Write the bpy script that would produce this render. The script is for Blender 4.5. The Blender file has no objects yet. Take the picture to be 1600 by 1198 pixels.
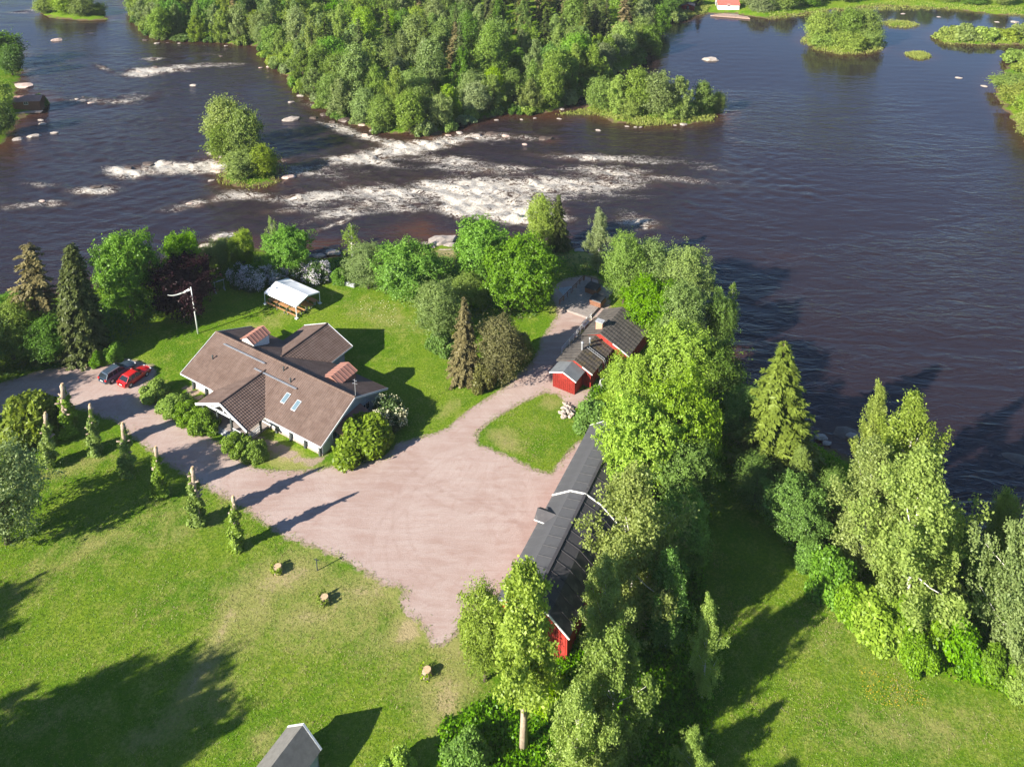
import bpy, bmesh, math, random
import numpy as np
from mathutils import Vector, Matrix, noise as mnoise
from mathutils.geometry import tessellate_polygon

SC = bpy.context.scene
COL = SC.collection
# ---------------------------------------------------------------- camera, sky, sun, exposure
CAM_H = 76.0                       # flying height above the yard
PITCH = math.radians(13.7478)      # perspective-corrected aerial view: small pitch, lens shifted down
FOC = 1343.488                     # focal length in pixels of the 1600 px wide photograph
PPY = 8.694                        # principal point row
cam_d = bpy.data.cameras.new('camera')
cam_d.sensor_width = 36.0
cam_d.sensor_fit = 'HORIZONTAL'
cam_d.lens = FOC / 1600 * 36.0
cam_d.shift_y = -(599 - PPY) / 1600
cam_d.clip_start = 1.0
cam_d.clip_end = 6000
cam = bpy.data.objects.new('camera', cam_d)
cam.location = (0, 0, CAM_H)
cam.rotation_euler = (math.radians(90) - PITCH, 0, 0)
COL.objects.link(cam)
SC.camera = cam

SUN_EL = math.radians(26.8)
SUN_DIR = Vector((-0.823 * math.cos(SUN_EL), -0.568 * math.cos(SUN_EL), math.sin(SUN_EL)))
world = bpy.data.worlds.new('World')
SC.world = world
world.use_nodes = True
wn = world.node_tree
sky = wn.nodes.new('ShaderNodeTexSky')
sky.sky_type = 'NISHITA'
sky.sun_disc = False
sky.sun_elevation = SUN_EL
sky.sun_rotation = math.atan2(SUN_DIR.x, SUN_DIR.y)
sky.altitude = 100
sky.air_density = 1.0
sky.dust_density = 0.3
sky.ozone_density = 5.5
bgn = wn.nodes['Background']
wn.links.new(sky.outputs[0], bgn.inputs[0])
bgn.inputs[1].default_value = 0.062

sun_d = bpy.data.lights.new('sun', 'SUN')
sun_d.energy = 5.0
sun_d.angle = math.radians(0.55)
sun_d.color = (1.0, 0.93, 0.81)
sun = bpy.data.objects.new('sun', sun_d)
sun.rotation_euler = SUN_DIR.to_track_quat('Z', 'Y').to_euler()
sun.location = (-60, -40, 120)
COL.objects.link(sun)

SC.view_settings.view_transform = 'Standard'
SC.view_settings.look = 'None'
SC.view_settings.gamma = 1.0
SC.view_settings.use_curve_mapping = False
SC.view_settings.exposure = 1.42
SC.cycles.max_bounces = 6
SC.cycles.diffuse_bounces = 3
SC.cycles.glossy_bounces = 2
SC.cycles.transmission_bounces = 3
SC.cycles.caustics_reflective = False
SC.cycles.caustics_refractive = False
SC.cycles.use_denoising = True

# ---------------------------------------------------------------- layout helpers
CT, ST = math.cos(PITCH), math.sin(PITCH)
WZ = -1.6                          # water level


def W(x, y, z=0.0):
    """world point at height z seen at pixel (x, y) of the 1600 x 1198 photograph"""
    u = (x - 800) / FOC
    v = (y - PPY) / FOC
    d = (u, CT - v * ST, -ST - v * CT)
    t = (z - CAM_H) / d[2]
    return Vector((d[0] * t, d[1] * t, z))


def PJ(p):
    dep = p[1] * CT - (p[2] - CAM_H) * ST
    up = p[1] * ST + (p[2] - CAM_H) * CT
    return (800 + FOC * p[0] / dep, PPY - FOC * up / dep, FOC / dep)


def height_for(b, yt):
    lo, hi = 0.0, 80.0
    for _ in range(40):
        m = (lo + hi) / 2
        if PJ((b[0], b[1], b[2] + m))[1] > yt:
            lo = m
        else:
            hi = m
    return lo


def tag(o, label=None, cat=None, group=None, kind=None):
    if label:
        o['label'] = label
    if cat:
        o['category'] = cat
    if group:
        o['group'] = group
    if kind:
        o['kind'] = kind
    return o


def empty(name, loc=(0, 0, 0), rz=0.0):
    o = bpy.data.objects.new(name, None)
    o.empty_display_size = 0.3
    o.location = loc
    o.rotation_euler = (0, 0, rz)
    COL.objects.link(o)
    return o


def obj(name, me, parent=None, mat=None, loc=None):
    o = bpy.data.objects.new(name, me)
    COL.objects.link(o)
    if parent is not None:
        o.parent = parent
    if mat is not None:
        if len(me.materials) == 0:
            me.materials.append(mat)
        elif me.materials[0] != mat:
            o.material_slots[0].link = 'OBJECT'
            o.material_slots[0].material = mat
    if loc is not None:
        o.location = loc
    return o


class MB:
    """collects faces of one mesh"""
    def __init__(self):
        self.v = []
        self.f = []
        self.uv = None

    def add(self, vs, fs):
        n = len(self.v)
        self.v += [tuple(p) for p in vs]
        self.f += [tuple(i + n for i in f) for f in fs]

    def box(self, x0, x1, y0, y1, z0, z1):
        vs = [(x0, y0, z0), (x1, y0, z0), (x1, y1, z0), (x0, y1, z0), (x0, y0, z1), (x1, y0, z1), (x1, y1, z1), (x0, y1, z1)]
        self.add(vs, [(3, 2, 1, 0), (4, 5, 6, 7), (0, 1, 5, 4), (1, 2, 6, 5), (2, 3, 7, 6), (3, 0, 4, 7)])

    def bar(self, a, b, w, h=None, up=(0, 0, 1)):
        """square bar from a to b"""
        a = Vector(a); b = Vector(b)
        h = h or w
        d = (b - a).normalized()
        up = Vector(up)
        if abs(d.dot(up)) > 0.98:
            up = Vector((0, 1, 0))
        s = d.cross(up).normalized() * (w / 2)
        t = s.cross(d).normalized() * (h / 2)
        vs = [a - s - t, a + s - t, a + s + t, a - s + t, b - s - t, b + s - t, b + s + t, b - s + t]
        self.add(vs, [(0, 1, 2, 3), (7, 6, 5, 4), (0, 4, 5, 1), (1, 5, 6, 2), (2, 6, 7, 3), (3, 7, 4, 0)])

    def tube(self, pts, rad, n=7, cap=True):
        pts = [Vector(p) for p in pts]
        rings = []
        for i, p in enumerate(pts):
            a = pts[max(0, i - 1)]; b = pts[min(len(pts) - 1, i + 1)]
            d = (b - a).normalized()
            ref = Vector((1, 0, 0)) if abs(d.x) < 0.9 else Vector((0, 1, 0))
            s = d.cross(ref).normalized(); t = d.cross(s).normalized()
            rings.append([p + (s * math.cos(k * 2 * math.pi / n) + t * math.sin(k * 2 * math.pi / n)) * rad[i] for k in range(n)])
        n0 = len(self.v)
        for r in rings:
            self.v += [tuple(q) for q in r]
        for i in range(len(rings) - 1):
            for k in range(n):
                k2 = (k + 1) % n
                self.f.append((n0 + i * n + k, n0 + i * n + k2, n0 + (i + 1) * n + k2, n0 + (i + 1) * n + k))
        if cap:
            self.f.append(tuple(n0 + (len(rings) - 1) * n + k for k in range(n)))
            self.f.append(tuple(n0 + k for k in reversed(range(n))))

    def slab(self, quad, th):
        """plate with given top corners, thickness th below"""
        q = [Vector(p) for p in quad]
        nrm = (q[1] - q[0]).cross(q[-1] - q[0]).normalized()
        if nrm.z < 0:
            q.reverse(); nrm = -nrm
        k = len(q)
        lo = [p - nrm * th for p in q]
        self.add(q + lo, [tuple(range(k)), tuple(range(2 * k - 1, k - 1, -1))] + [(i, i + k, (i + 1) % k + k, (i + 1) % k) for i in range(k)])

    def mesh(self, name, smooth=False):
        me = bpy.data.meshes.new(name)
        me.from_pydata(self.v, [], self.f)
        me.update()
        if smooth:
            me.shade_smooth()
        return me

    def build(self, name, mat, parent=None, smooth=False, bevel=0):
        me = self.mesh(name, smooth)
        if bevel:
            bm = bmesh.new(); bm.from_mesh(me)
            bmesh.ops.bevel(bm, geom=list(bm.edges), offset=bevel, segments=1, affect='EDGES', clamp_overlap=True)
            bm.to_mesh(me); bm.free()
        return obj(name, me, parent, mat)


# ---------------------------------------------------------------- materials
def new_mat(name):
    m = bpy.data.materials.new(name)
    m.use_nodes = True
    nt = m.node_tree
    p = nt.nodes['Principled BSDF']
    return m, nt, p


def N(nt, t, **kw):
    n = nt.nodes.new(t)
    for k, v in kw.items():
        if k.startswith('i_'):
            n.inputs[int(k[2:])].default_value = v
        else:
            setattr(n, k, v)
    return n


def noise_n(nt, vec, scale, detail=3.0, rough=0.55, dist=0.0):
    n = nt.nodes.new('ShaderNodeTexNoise')
    n.inputs['Scale'].default_value = scale
    n.inputs['Detail'].default_value = detail
    n.inputs['Roughness'].default_value = rough
    n.inputs['Distortion'].default_value = dist
    if vec is not None:
        nt.links.new(vec, n.inputs['Vector'])
    return n.outputs['Fac']


def rng_n(nt, val, a, b, c=0.0, d=1.0, smooth=True):
    n = nt.nodes.new('ShaderNodeMapRange')
    if smooth:
        n.interpolation_type = 'SMOOTHSTEP'
    n.inputs[1].default_value = a
    n.inputs[2].default_value = b
    n.inputs[3].default_value = c
    n.inputs[4].default_value = d
    nt.links.new(val, n.inputs[0])
    return n.outputs[0]


def mix_n(nt, fac, a, b, mode='MIX'):
    n = nt.nodes.new('ShaderNodeMix')
    n.data_type = 'RGBA'
    n.blend_type = mode
    for s, v in ((n.inputs[0], fac), (n.inputs[6], a), (n.inputs[7], b)):
        if isinstance(v, bpy.types.NodeSocket):
            nt.links.new(v, s)
        elif isinstance(v, (int, float)):
            s.default_value = v
        else:
            s.default_value = (v[0], v[1], v[2], 1)
    return n.outputs[2]


def math_n(nt, op, a, b=None):
    n = nt.nodes.new('ShaderNodeMath')
    n.operation = op
    for s, v in ((n.inputs[0], a), (n.inputs[1], b)):
        if v is None:
            continue
        if isinstance(v, bpy.types.NodeSocket):
            nt.links.new(v, s)
        else:
            s.default_value = v
    return n.outputs[0]


def coords(nt, kind='Object'):
    return nt.nodes.new('ShaderNodeTexCoord').outputs[kind]


def mapped(nt, vec, scale=(1, 1, 1), rot=(0, 0, 0)):
    n = nt.nodes.new('ShaderNodeMapping')
    n.inputs['Scale'].default_value = scale
    n.inputs['Rotation'].default_value = rot
    nt.links.new(vec, n.inputs['Vector'])
    return n.outputs[0]


def bump_n(nt, p, h, strength, dist=0.05):
    n = nt.nodes.new('ShaderNodeBump')
    n.inputs['Strength'].default_value = strength
    n.inputs['Distance'].default_value = dist
    nt.links.new(h, n.inputs['Height'])
    nt.links.new(n.outputs[0], p.inputs['Normal'])
    return n


def simple_mat(name, col, rough=0.7, var=0.18, scale=3.0, bump=0.0, metal=0.0, spec=0.3, dirt=None, dirt_amt=0.5):
    m, nt, p = new_mat(name)
    co = coords(nt)
    f = noise_n(nt, co, scale, 5, 0.65)
    f2 = rng_n(nt, f, 0.3, 0.7)
    a = tuple(c * (1 - var) for c in col)
    b = tuple(min(1, c * (1 + var)) for c in col)
    c = mix_n(nt, f2, a, b)
    if dirt:
        g = rng_n(nt, noise_n(nt, co, scale * 0.45, 6, 0.7, 0.4), 0.52, 0.68, 0, dirt_amt)
        c = mix_n(nt, g, c, dirt)
    nt.links.new(c, p.inputs['Base Color'])
    p.inputs['Roughness'].default_value = rough
    p.inputs['Metallic'].default_value = metal
    p.inputs['Specular IOR Level'].default_value = spec
    if bump:
        bump_n(nt, p, noise_n(nt, co, scale * 6, 4), bump, 0.03)
    return m


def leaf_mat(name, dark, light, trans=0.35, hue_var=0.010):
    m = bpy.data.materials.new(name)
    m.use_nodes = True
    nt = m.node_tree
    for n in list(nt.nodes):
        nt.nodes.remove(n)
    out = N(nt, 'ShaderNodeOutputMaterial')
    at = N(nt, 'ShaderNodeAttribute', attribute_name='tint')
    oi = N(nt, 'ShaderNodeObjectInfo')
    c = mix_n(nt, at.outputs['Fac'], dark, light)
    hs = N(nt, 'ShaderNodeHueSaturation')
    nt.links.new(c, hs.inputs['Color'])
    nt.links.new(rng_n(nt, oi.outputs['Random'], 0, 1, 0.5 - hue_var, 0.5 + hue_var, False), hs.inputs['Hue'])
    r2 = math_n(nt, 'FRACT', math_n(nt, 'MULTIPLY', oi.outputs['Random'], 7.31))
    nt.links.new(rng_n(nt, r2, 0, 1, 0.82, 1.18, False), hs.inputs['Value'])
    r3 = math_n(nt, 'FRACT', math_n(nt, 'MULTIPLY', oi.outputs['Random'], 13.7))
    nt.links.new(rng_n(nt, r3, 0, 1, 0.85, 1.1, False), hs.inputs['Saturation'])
    d = N(nt, 'ShaderNodeBsdfDiffuse')
    t = N(nt, 'ShaderNodeBsdfTranslucent')
    nt.links.new(hs.outputs[0], d.inputs[0])
    tc = mix_n(nt, 1.0, hs.outputs[0], (1.15, 1.12, 0.55), 'MULTIPLY')
    nt.links.new(tc, t.inputs[0])
    mx = N(nt, 'ShaderNodeMixShader')
    mx.inputs[0].default_value = trans
    nt.links.new(d.outputs[0], mx.inputs[1])
    nt.links.new(t.outputs[0], mx.inputs[2])
    g = N(nt, 'ShaderNodeBsdfGlossy')
    g.inputs['Roughness'].default_value = 0.45
    g.inputs['Color'].default_value = (1, 1, 1, 1)
    mx2 = N(nt, 'ShaderNodeMixShader')
    mx2.inputs[0].default_value = 0.012
    nt.links.new(mx.outputs[0], mx2.inputs[1])
    nt.links.new(g.outputs[0], mx2.inputs[2])
    nt.links.new(mx2.outputs[0], out.inputs[0])
    return m


M = {}
M['maple'] = leaf_mat('maple_leaf', (0.070, 0.165, 0.010), (0.220, 0.430, 0.028), 0.45)
M['lime'] = leaf_mat('lime_leaf', (0.140, 0.245, 0.012), (0.380, 0.550, 0.034), 0.46)
M['alder'] = leaf_mat('alder_leaf', (0.115, 0.190, 0.034), (0.300, 0.410, 0.086), 0.42)
M['willow'] = leaf_mat('willow_leaf', (0.150, 0.215, 0.065), (0.330, 0.410, 0.150), 0.4)
M['birch'] = leaf_mat('birch_leaf', (0.150, 0.230, 0.026), (0.370, 0.490, 0.076), 0.45)
M['birch_pale'] = leaf_mat('pale_birch_leaf', (0.165, 0.240, 0.040), (0.400, 0.500, 0.115), 0.45)
M['wood'] = leaf_mat('wood_leaf', (0.070, 0.140, 0.022), (0.190, 0.320, 0.050), 0.42)
M['spruce'] = leaf_mat('spruce_needle', (0.034, 0.058, 0.010), (0.120, 0.160, 0.030), 0.15)
M['spruce_light'] = leaf_mat('spruce_light_needle', (0.075, 0.110, 0.020), (0.230, 0.290, 0.060), 0.18)
M['spruce_brown'] = leaf_mat('spruce_brown_needle', (0.090, 0.076, 0.028), (0.250, 0.205, 0.080), 0.15)
M['copper'] = leaf_mat('copper_beech_leaf', (0.010, 0.003, 0.005), (0.030, 0.008, 0.012), 0.1)
M['brownish'] = leaf_mat('olive_shrub_leaf', (0.085, 0.088, 0.026), (0.215, 0.210, 0.070), 0.25)
M['lilac'] = leaf_mat('lilac_leaf', (0.050, 0.105, 0.028), (0.120, 0.200, 0.050), 0.25)
M['flower'] = leaf_mat('lilac_flower', (0.42, 0.38, 0.46), (0.70, 0.66, 0.72), 0.2)
M['ivory'] = leaf_mat('ivory_flower', (0.48, 0.46, 0.30), (0.75, 0.72, 0.52), 0.2)
M['golden'] = leaf_mat('golden_leaf', (0.110, 0.185, 0.006), (0.290, 0.410, 0.018), 0.42)
M['hedge'] = leaf_mat('hedge_leaf', (0.130, 0.215, 0.024), (0.280, 0.410, 0.060), 0.4)
M['weed'] = leaf_mat('weed_leaf', (0.075, 0.165, 0.010), (0.220, 0.390, 0.030), 0.42)
M['reed'] = leaf_mat('reed_leaf', (0.200, 0.265, 0.022), (0.360, 0.420, 0.060), 0.4)
M['grass'] = leaf_mat('grass_blade', (0.135, 0.235, 0.010), (0.300, 0.385, 0.030), 0.5, 0.0)
M['straw'] = leaf_mat('straw_blade', (0.200, 0.250, 0.038), (0.400, 0.365, 0.135), 0.45, 0.0)
M['bark'] = simple_mat('bark', (0.10, 0.075, 0.055), 0.9, 0.35, 4, 0.6)
M['birchbark'] = simple_mat('birch_bark', (0.62, 0.58, 0.52), 0.7, 0.15, 5, 0.2, dirt=(0.05, 0.045, 0.04), dirt_amt=0.8)
M['paletrunk'] = simple_mat('pale_trunk', (0.36, 0.28, 0.21), 0.8, 0.25, 6, 0.3)
M['cutwood'] = simple_mat('fresh_cut_wood', (0.52, 0.37, 0.22), 0.8, 0.2, 8)
# ---------------------------------------------------------------- shorelines (traced on the water plane)
def PW(pts, z=WZ):
    return np.array([W(x, y, z)[:2] for x, y in pts])


HOME = PW([(-900, 900), (-300, 620), (-100, 545), (0, 500), (60, 470), (150, 448), (230, 428), (300, 404), (330, 388), (365, 382), (420, 392), (480, 402),
           (530, 402), (560, 397), (600, 400), (640, 392), (668, 384), (700, 380), (740, 386), (790, 382), (840, 384), (880, 384), (925, 395), (960, 415),
           (1000, 435), (1060, 472), (1110, 520), (1150, 580), (1175, 630), (1230, 672), (1290, 692), (1330, 718), (1370, 755), (1440, 785), (1490, 812),
           (1530, 842), (1570, 850), (1640, 840), (1800, 800), (2200, 900), (2800, 1500), (2400, 3000), (-1400, 3000)])
FAR = PW([(185, -30), (197, 0), (212, 38), (245, 62), (330, 66), (400, 72), (425, 100), (450, 122), (500, 165), (540, 190), (600, 207), (660, 212), (700, 205),
          (735, 188), (790, 178), (855, 178), (880, 168), (900, 155), (930, 132), (962, 114), (1000, 102), (1008, 70), (1025, 45), (1075, 27), (1110, 21), (1150, 22), (1200, 30), (1250, 22), (1320, 14), (1400, 9), (1480, 14),
          (1560, 23), (1640, 26), (1900, 24), (2600, 0), (2600, -215), (-1200, -215), (-1200, -70), (150, -60)])
LEFTB = PW([(-500, 20), (-100, 50), (0, 62), (18, 75), (34, 105), (30, 135), (25, 150), (60, 150), (72, 160), (60, 176), (30, 184), (16, 212), (0, 226), (-100, 270), (-500, 380)])
ISL = [PW([(912, 170), (930, 179), (960, 190), (1010, 196), (1070, 194), (1110, 186), (1130, 176), (1112, 164), (1050, 154), (985, 150), (935, 156)]),
       PW([(58, 16), (72, 27), (100, 30), (135, 33), (168, 31), (165, 18), (120, 5), (75, 5)]),
       PW([(338, 242), (352, 232), (385, 228), (425, 246), (438, 268), (432, 284), (405, 291), (375, 290), (348, 284), (355, 262)]),
       PW([(1258, 66), (1280, 78), (1310, 84), (1345, 83), (1372, 77), (1378, 66), (1350, 54), (1300, 50), (1268, 54)]),
       PW([(1463, 60), (1478, 68), (1520, 70), (1580, 70), (1700, 72), (1700, 52), (1600, 47), (1500, 48), (1470, 52)]),
       PW([(1380, 38), (1395, 42), (1415, 43), (1430, 39), (1415, 35), (1395, 34)]),
       PW([(1423, 86), (1434, 91), (1446, 88), (1438, 84)]),
       PW([(1900, 60), (1640, 72), (1602, 80), (1580, 92), (1577, 103), (1570, 112), (1556, 128), (1556, 146), (1570, 170), (1590, 200), (1610, 228), (1700, 270), (1900, 330)])]
POLYS = [HOME, FAR, LEFTB] + ISL


def inside(P, poly):
    x, y = P[:, 0], P[:, 1]
    r = np.zeros(len(P), bool)
    a = poly
    b = np.roll(poly, -1, 0)
    for (x0, y0), (x1, y1) in zip(a, b):
        if y0 == y1:
            continue
        c = ((y0 > y) != (y1 > y)) & (x < (x1 - x0) * (y - y0) / (y1 - y0) + x0)
        r ^= c
    return r


def dist_to(P, poly, closed=True):
    a = poly
    b = np.roll(poly, -1, 0)
    if not closed:
        a, b = poly[:-1], poly[1:]
    best = np.full(len(P), 1e9)
    for p0, p1 in zip(a, b):
        e = p1 - p0
        t = np.clip(((P - p0) @ e) / max(e @ e, 1e-9), 0, 1)
        q = p0 + t[:, None] * e
        best = np.minimum(best, np.hypot(P[:, 0] - q[:, 0], P[:, 1] - q[:, 1]))
    return best


def shore_sd(P):
    """signed distance to the shore, positive on land"""
    best = np.full(len(P), -1e9)
    for poly in POLYS:
        d = dist_to(P, poly)
        s = np.where(inside(P, poly), d, -d)
        best = np.maximum(best, s)
    return best


def sstep(x, a, b):
    t = np.clip((x - a) / (b - a), 0, 1)
    return t * t * (3 - 2 * t)


def wob(x, y):
    return (np.sin(x * 0.61 + 1.3 * np.sin(y * 0.37)) * 0.5 + np.sin(y * 0.83 + 1.7 * np.sin(x * 0.29 + 1)) * 0.5 + 0.5 * np.sin(x * 1.7 + y * 1.3)) / 1.5


def land_z(P):
    sd = shore_sd(P) + 0.9 * wob(P[:, 0], P[:, 1])
    far = sstep(P[:, 1], 150, 175)
    up = np.where(far > 0.5, 0.9, 1.6)                       # the far wood lies a little lower
    z = WZ + np.where(sd > 0, up * sstep(sd, 0, 7) + 0.25 * sstep(sd, 0, 1.2), -1.6 * sstep(-sd, 0, 5))
    z = np.where(far > 0.5, z, np.minimum(z, 0.0))
    # the far country rises away from the water
    z = z + far * sstep(P[:, 1], 330, 900) * 25 * (sd > 0)
    return z, sd


def ground_z(x, y):
    z, sd = land_z(np.array([[x, y]]))
    return float(z[0])


def axis(segs):
    out = [segs[0][0]]
    for a, b, st0, st1 in segs:
        x = a
        n = max(1, int(round((b - a) / ((st0 + st1) / 2))))
        w = np.linspace(st0, st1, n)
        w = w / w.sum() * (b - a)
        for s in w:
            x += s
            out.append(x)
    return np.array(out)


def grid_mesh(name, xs, ys, z, attrs):
    nx, ny = len(xs), len(ys)
    co = np.empty((ny * nx, 3), np.float32)
    X, Y = np.meshgrid(xs, ys)
    co[:, 0] = X.ravel(); co[:, 1] = Y.ravel(); co[:, 2] = z
    i = np.arange(nx * ny).reshape(ny, nx)
    q = np.stack([i[:-1, :-1], i[:-1, 1:], i[1:, 1:], i[1:, :-1]], -1).reshape(-1, 4)
    me = bpy.data.meshes.new(name)
    me.vertices.add(nx * ny)
    me.vertices.foreach_set('co', co.ravel())
    me.loops.add(q.size)
    me.loops.foreach_set('vertex_index', q.ravel().astype(np.int32))
    me.polygons.add(len(q))
    me.polygons.foreach_set('loop_start', np.arange(0, q.size, 4, dtype=np.int32))
    me.update(calc_edges=True)
    for k, a in attrs.items():
        at = me.attributes.new(k, 'FLOAT', 'POINT')
        at.data.foreach_set('value', np.asarray(a, np.float32))
    me.shade_smooth()
    return me


def blobs(P, lst, z=0.0):
    """sum of soft ellipses given in photograph pixels: (x, y, half length, half width, angle deg, strength)"""
    r = np.zeros(len(P))
    for x, y, a, b, ang, s in lst:
        c = W(x, y, z)
        ca, sa = math.cos(math.radians(ang)), math.sin(math.radians(ang))
        e1 = W(x + a * ca, y - a * sa, z) - c
        e2 = W(x - b * sa, y - b * ca, z) - c
        m = np.array([[e1.x, e2.x], [e1.y, e2.y]])
        q = (P - np.array([c.x, c.y])) @ np.linalg.inv(m).T
        r += s * np.exp(-1.2 * (q ** 2).sum(1))
    return r


# ---------------------------------------------------------------- gravel yard outline
YARD_PX = [(-160, 650), (-60, 615), (0, 601), (60, 581), (120, 571), (160, 563), (200, 561), (235, 571), (243, 585), (222, 602), (232, 625), (255, 648), (300, 672),
           (335, 690), (352, 705), (385, 728), (425, 738), (470, 738), (520, 730), (570, 724), (607, 716), (618, 696), (655, 684), (683, 678), (703, 668),
           (730, 645), (757, 626), (782, 612), (805, 592), (830, 571), (843, 550), (848, 530), (862, 510), (874, 490), (866, 470), (864, 452), (880, 438),
           (905, 432), (930, 433), (952, 470), (950, 488), (925, 502), (900, 525), (880, 552), (866, 575), (862, 594), (880, 606), (905, 612), (925, 608),
           (932, 622), (912, 636), (890, 634), (872, 614), (850, 611), (820, 626), (790, 641), (760, 660), (741, 680), (746, 695), (790, 712), (840, 737),
           (862, 742), (885, 712), (905, 690), (912, 700), (890, 745), (868, 790), (845, 835), (820, 880), (796, 915), (768, 932), (745, 948), (722, 958), (714, 985), (690, 1006), (672, 1002),
           (670, 985), (655, 966), (633, 955), (627, 940), (640, 925), (622, 915), (597, 910), (570, 892), (540, 872), (500, 856), (450, 839), (412, 814),
           (380, 790), (345, 772), (300, 746), (270, 726), (235, 701), (205, 677), (185, 657), (165, 651), (140, 641), (110, 633), (60, 631), (0, 651), (-160, 720)]
YARD = np.array([W(x, y, 0)[:2] for x, y in YARD_PX])
DRY = [(360, 960, 420, 200, 0, .16), (1400, 1100, 300, 150, 0, .10), (560, 960, 170, 70, 5, .42), (450, 880, 120, 30, 20, .4), (680, 1080, 70, 70, 60, .45), (270, 800, 130, 40, 20, .28), (330, 1100, 90, 40, 50, .3), (60, 900, 90, 40, 30, .3), (60, 1120, 100, 50, 20, .22), (1280, 1010, 120, 40, -20, .25), (1400, 1150, 160, 40, 0, .3), (600, 485, 120, 30, -20, .22), (810, 670, 50, 20, 0, .3), (450, 905, 60, 22, 20, .7), (400, 960, 40, 25, 60, .5), (345, 985, 70, 14, 62, .9), (300, 1070, 60, 16, 50, .6), (560, 925, 50, 18, 0, .7), (600, 905, 40, 12, -10, .6),
       (640, 985, 25, 25, 80, .9), (700, 1090, 50, 30, 60, .8), (610, 1000, 40, 12, 20, .4), (480, 965, 50, 18, 10, .6), (440, 712, 60, 18, -20, 1.2), (560, 735, 70, 9, 8, 1.3),
       (790, 690, 30, 12, -30, 1.1), (835, 600, 15, 12, 0, .5), (600, 500, 70, 20, -15, .35), (860, 630, 20, 14, 0, .7), (700, 640, 40, 12, 30, .6), (360, 780, 40, 8, -35, .5),
       (140, 720, 40, 8, 10, .7), (90, 740, 60, 10, 5, .6), (290, 830, 50, 14, 20, .35), (150, 850, 60, 20, 10, .35), (230, 1150, 60, 20, 20, .5), (410, 1160, 20, 20, 60, 1.0),
       (420, 505, 80, 14, 25, .45), (720, 1010, 25, 30, 70, .7), (250, 615, 14, 30, 40, .8), (1340, 1110, 14, 10, 0, .8), (1240, 1060, 12, 8, 0, .7), (1310, 975, 25, 8, 30, .5),
       (1500, 1130, 120, 40, 10, .25), (900, 470, 40, 40, 40, .9), (940, 485, 16, 10, 0, 1.2), (905, 400, 50, 16, 0, .9), (700, 395, 60, 12, 0, 1.2)]
RAW = [(300, 612, 26, 6, -38, 1.6), (440, 703, 60, 8, -27, 1.5), (500, 716, 20, 6, 20, 1.0), (350, 600, 10, 6, 0, 1)]   # trodden strips along the house walls

xs = axis([(-1500, -260, 120, 8), (-260, -110, 8, 1.1), (-110, 110, 0.9, 0.9), (110, 260, 1.1, 8), (260, 1500, 8, 120)])
ys = axis([(-40, 45, 12, 1.0), (45, 175, 0.9, 0.9), (175, 400, 1.2, 2.5), (400, 2600, 3, 150)])
Xg, Yg = np.meshgrid(xs, ys)
PG = np.stack([Xg.ravel(), Yg.ravel()], 1)
zg, sdg = land_z(PG)
near = PG[:, 1] < 175
dy = np.where(inside(PG, YARD), -dist_to(PG, YARD), dist_to(PG, YARD))
edge = np.where(near, np.exp(-np.maximum(dy, 0) / 0.55) * 0.95, 0)
dry = blobs(PG, DRY) * near
raw = blobs(PG, RAW) * near
FORBARE = inside(PG, HOME) & (sdg < 4.5)
shore = np.clip(1 - sdg / 4.0, 0, 1) * (sdg > -6)
wood = (inside(PG, FAR) & (PG[:, 0] < 75 * (PG[:, 1] / 260))).astype(float)

m, nt, p = new_mat('meadow_ground')
co = coords(nt)
aD = N(nt, 'ShaderNodeAttribute', attribute_name='dry').outputs['Fac']
aE = N(nt, 'ShaderNodeAttribute', attribute_name='edge').outputs['Fac']
aS = N(nt, 'ShaderNodeAttribute', attribute_name='shore').outputs['Fac']
aR = N(nt, 'ShaderNodeAttribute', attribute_name='raw').outputs['Fac']
n1 = noise_n(nt, co, 0.10, 4, 0.6, 0.3)
n2 = noise_n(nt, co, 0.55, 5, 0.65, 0.2)
n3 = noise_n(nt, co, 3.2, 6, 0.75)
n4 = noise_n(nt, co, 14.0, 3, 0.7)
c = mix_n(nt, rng_n(nt, n1, 0.36, 0.64), (0.110, 0.230, 0.008), (0.225, 0.315, 0.024))
c = mix_n(nt, rng_n(nt, n2, 0.45, 0.72), c, (0.285, 0.345, 0.045))
c = mix_n(nt, rng_n(nt, n2, 0.42, 0.25), c, (0.075, 0.175, 0.008))
c = mix_n(nt, rng_n(nt, n3, 0.38, 0.62, 0.65, 0.0), c, (0.060, 0.135, 0.008))
c = mix_n(nt, rng_n(nt, n3, 0.56, 0.70, 0, 0.5), c, (0.300, 0.330, 0.085))
dn = math_n(nt, 'ADD', aD, math_n(nt, 'MULTIPLY', math_n(nt, 'SUBTRACT', math_n(nt, 'ADD', n2, math_n(nt, 'MULTIPLY', n3, 0.9)), 0.95), 1.3))
c = mix_n(nt, rng_n(nt, dn, 0.06, 0.80, 0, 0.85), c, (0.330, 0.315, 0.105))
c = mix_n(nt, rng_n(nt, dn, 0.75, 1.3, 0, 0.8), c, (0.460, 0.350, 0.205))
n5 = noise_n(nt, co, 0.9, 6, 0.75, 0.5)
c = mix_n(nt, rng_n(nt, math_n(nt, 'MULTIPLY', n5, n3), 0.39, 0.45, 0, 0.75), c, (0.37, 0.30, 0.19))
en = math_n(nt, 'ADD', math_n(nt, 'MAXIMUM', aE, aR), math_n(nt, 'MULTIPLY', math_n(nt, 'SUBTRACT', n3, 0.5), 1.1))
c = mix_n(nt, rng_n(nt, en, 0.45, 0.75), c, (0.400, 0.300, 0.235))
sn = math_n(nt, 'ADD', aS, math_n(nt, 'MULTIPLY', math_n(nt, 'SUBTRACT', n2, 0.5), 1.2))
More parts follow.
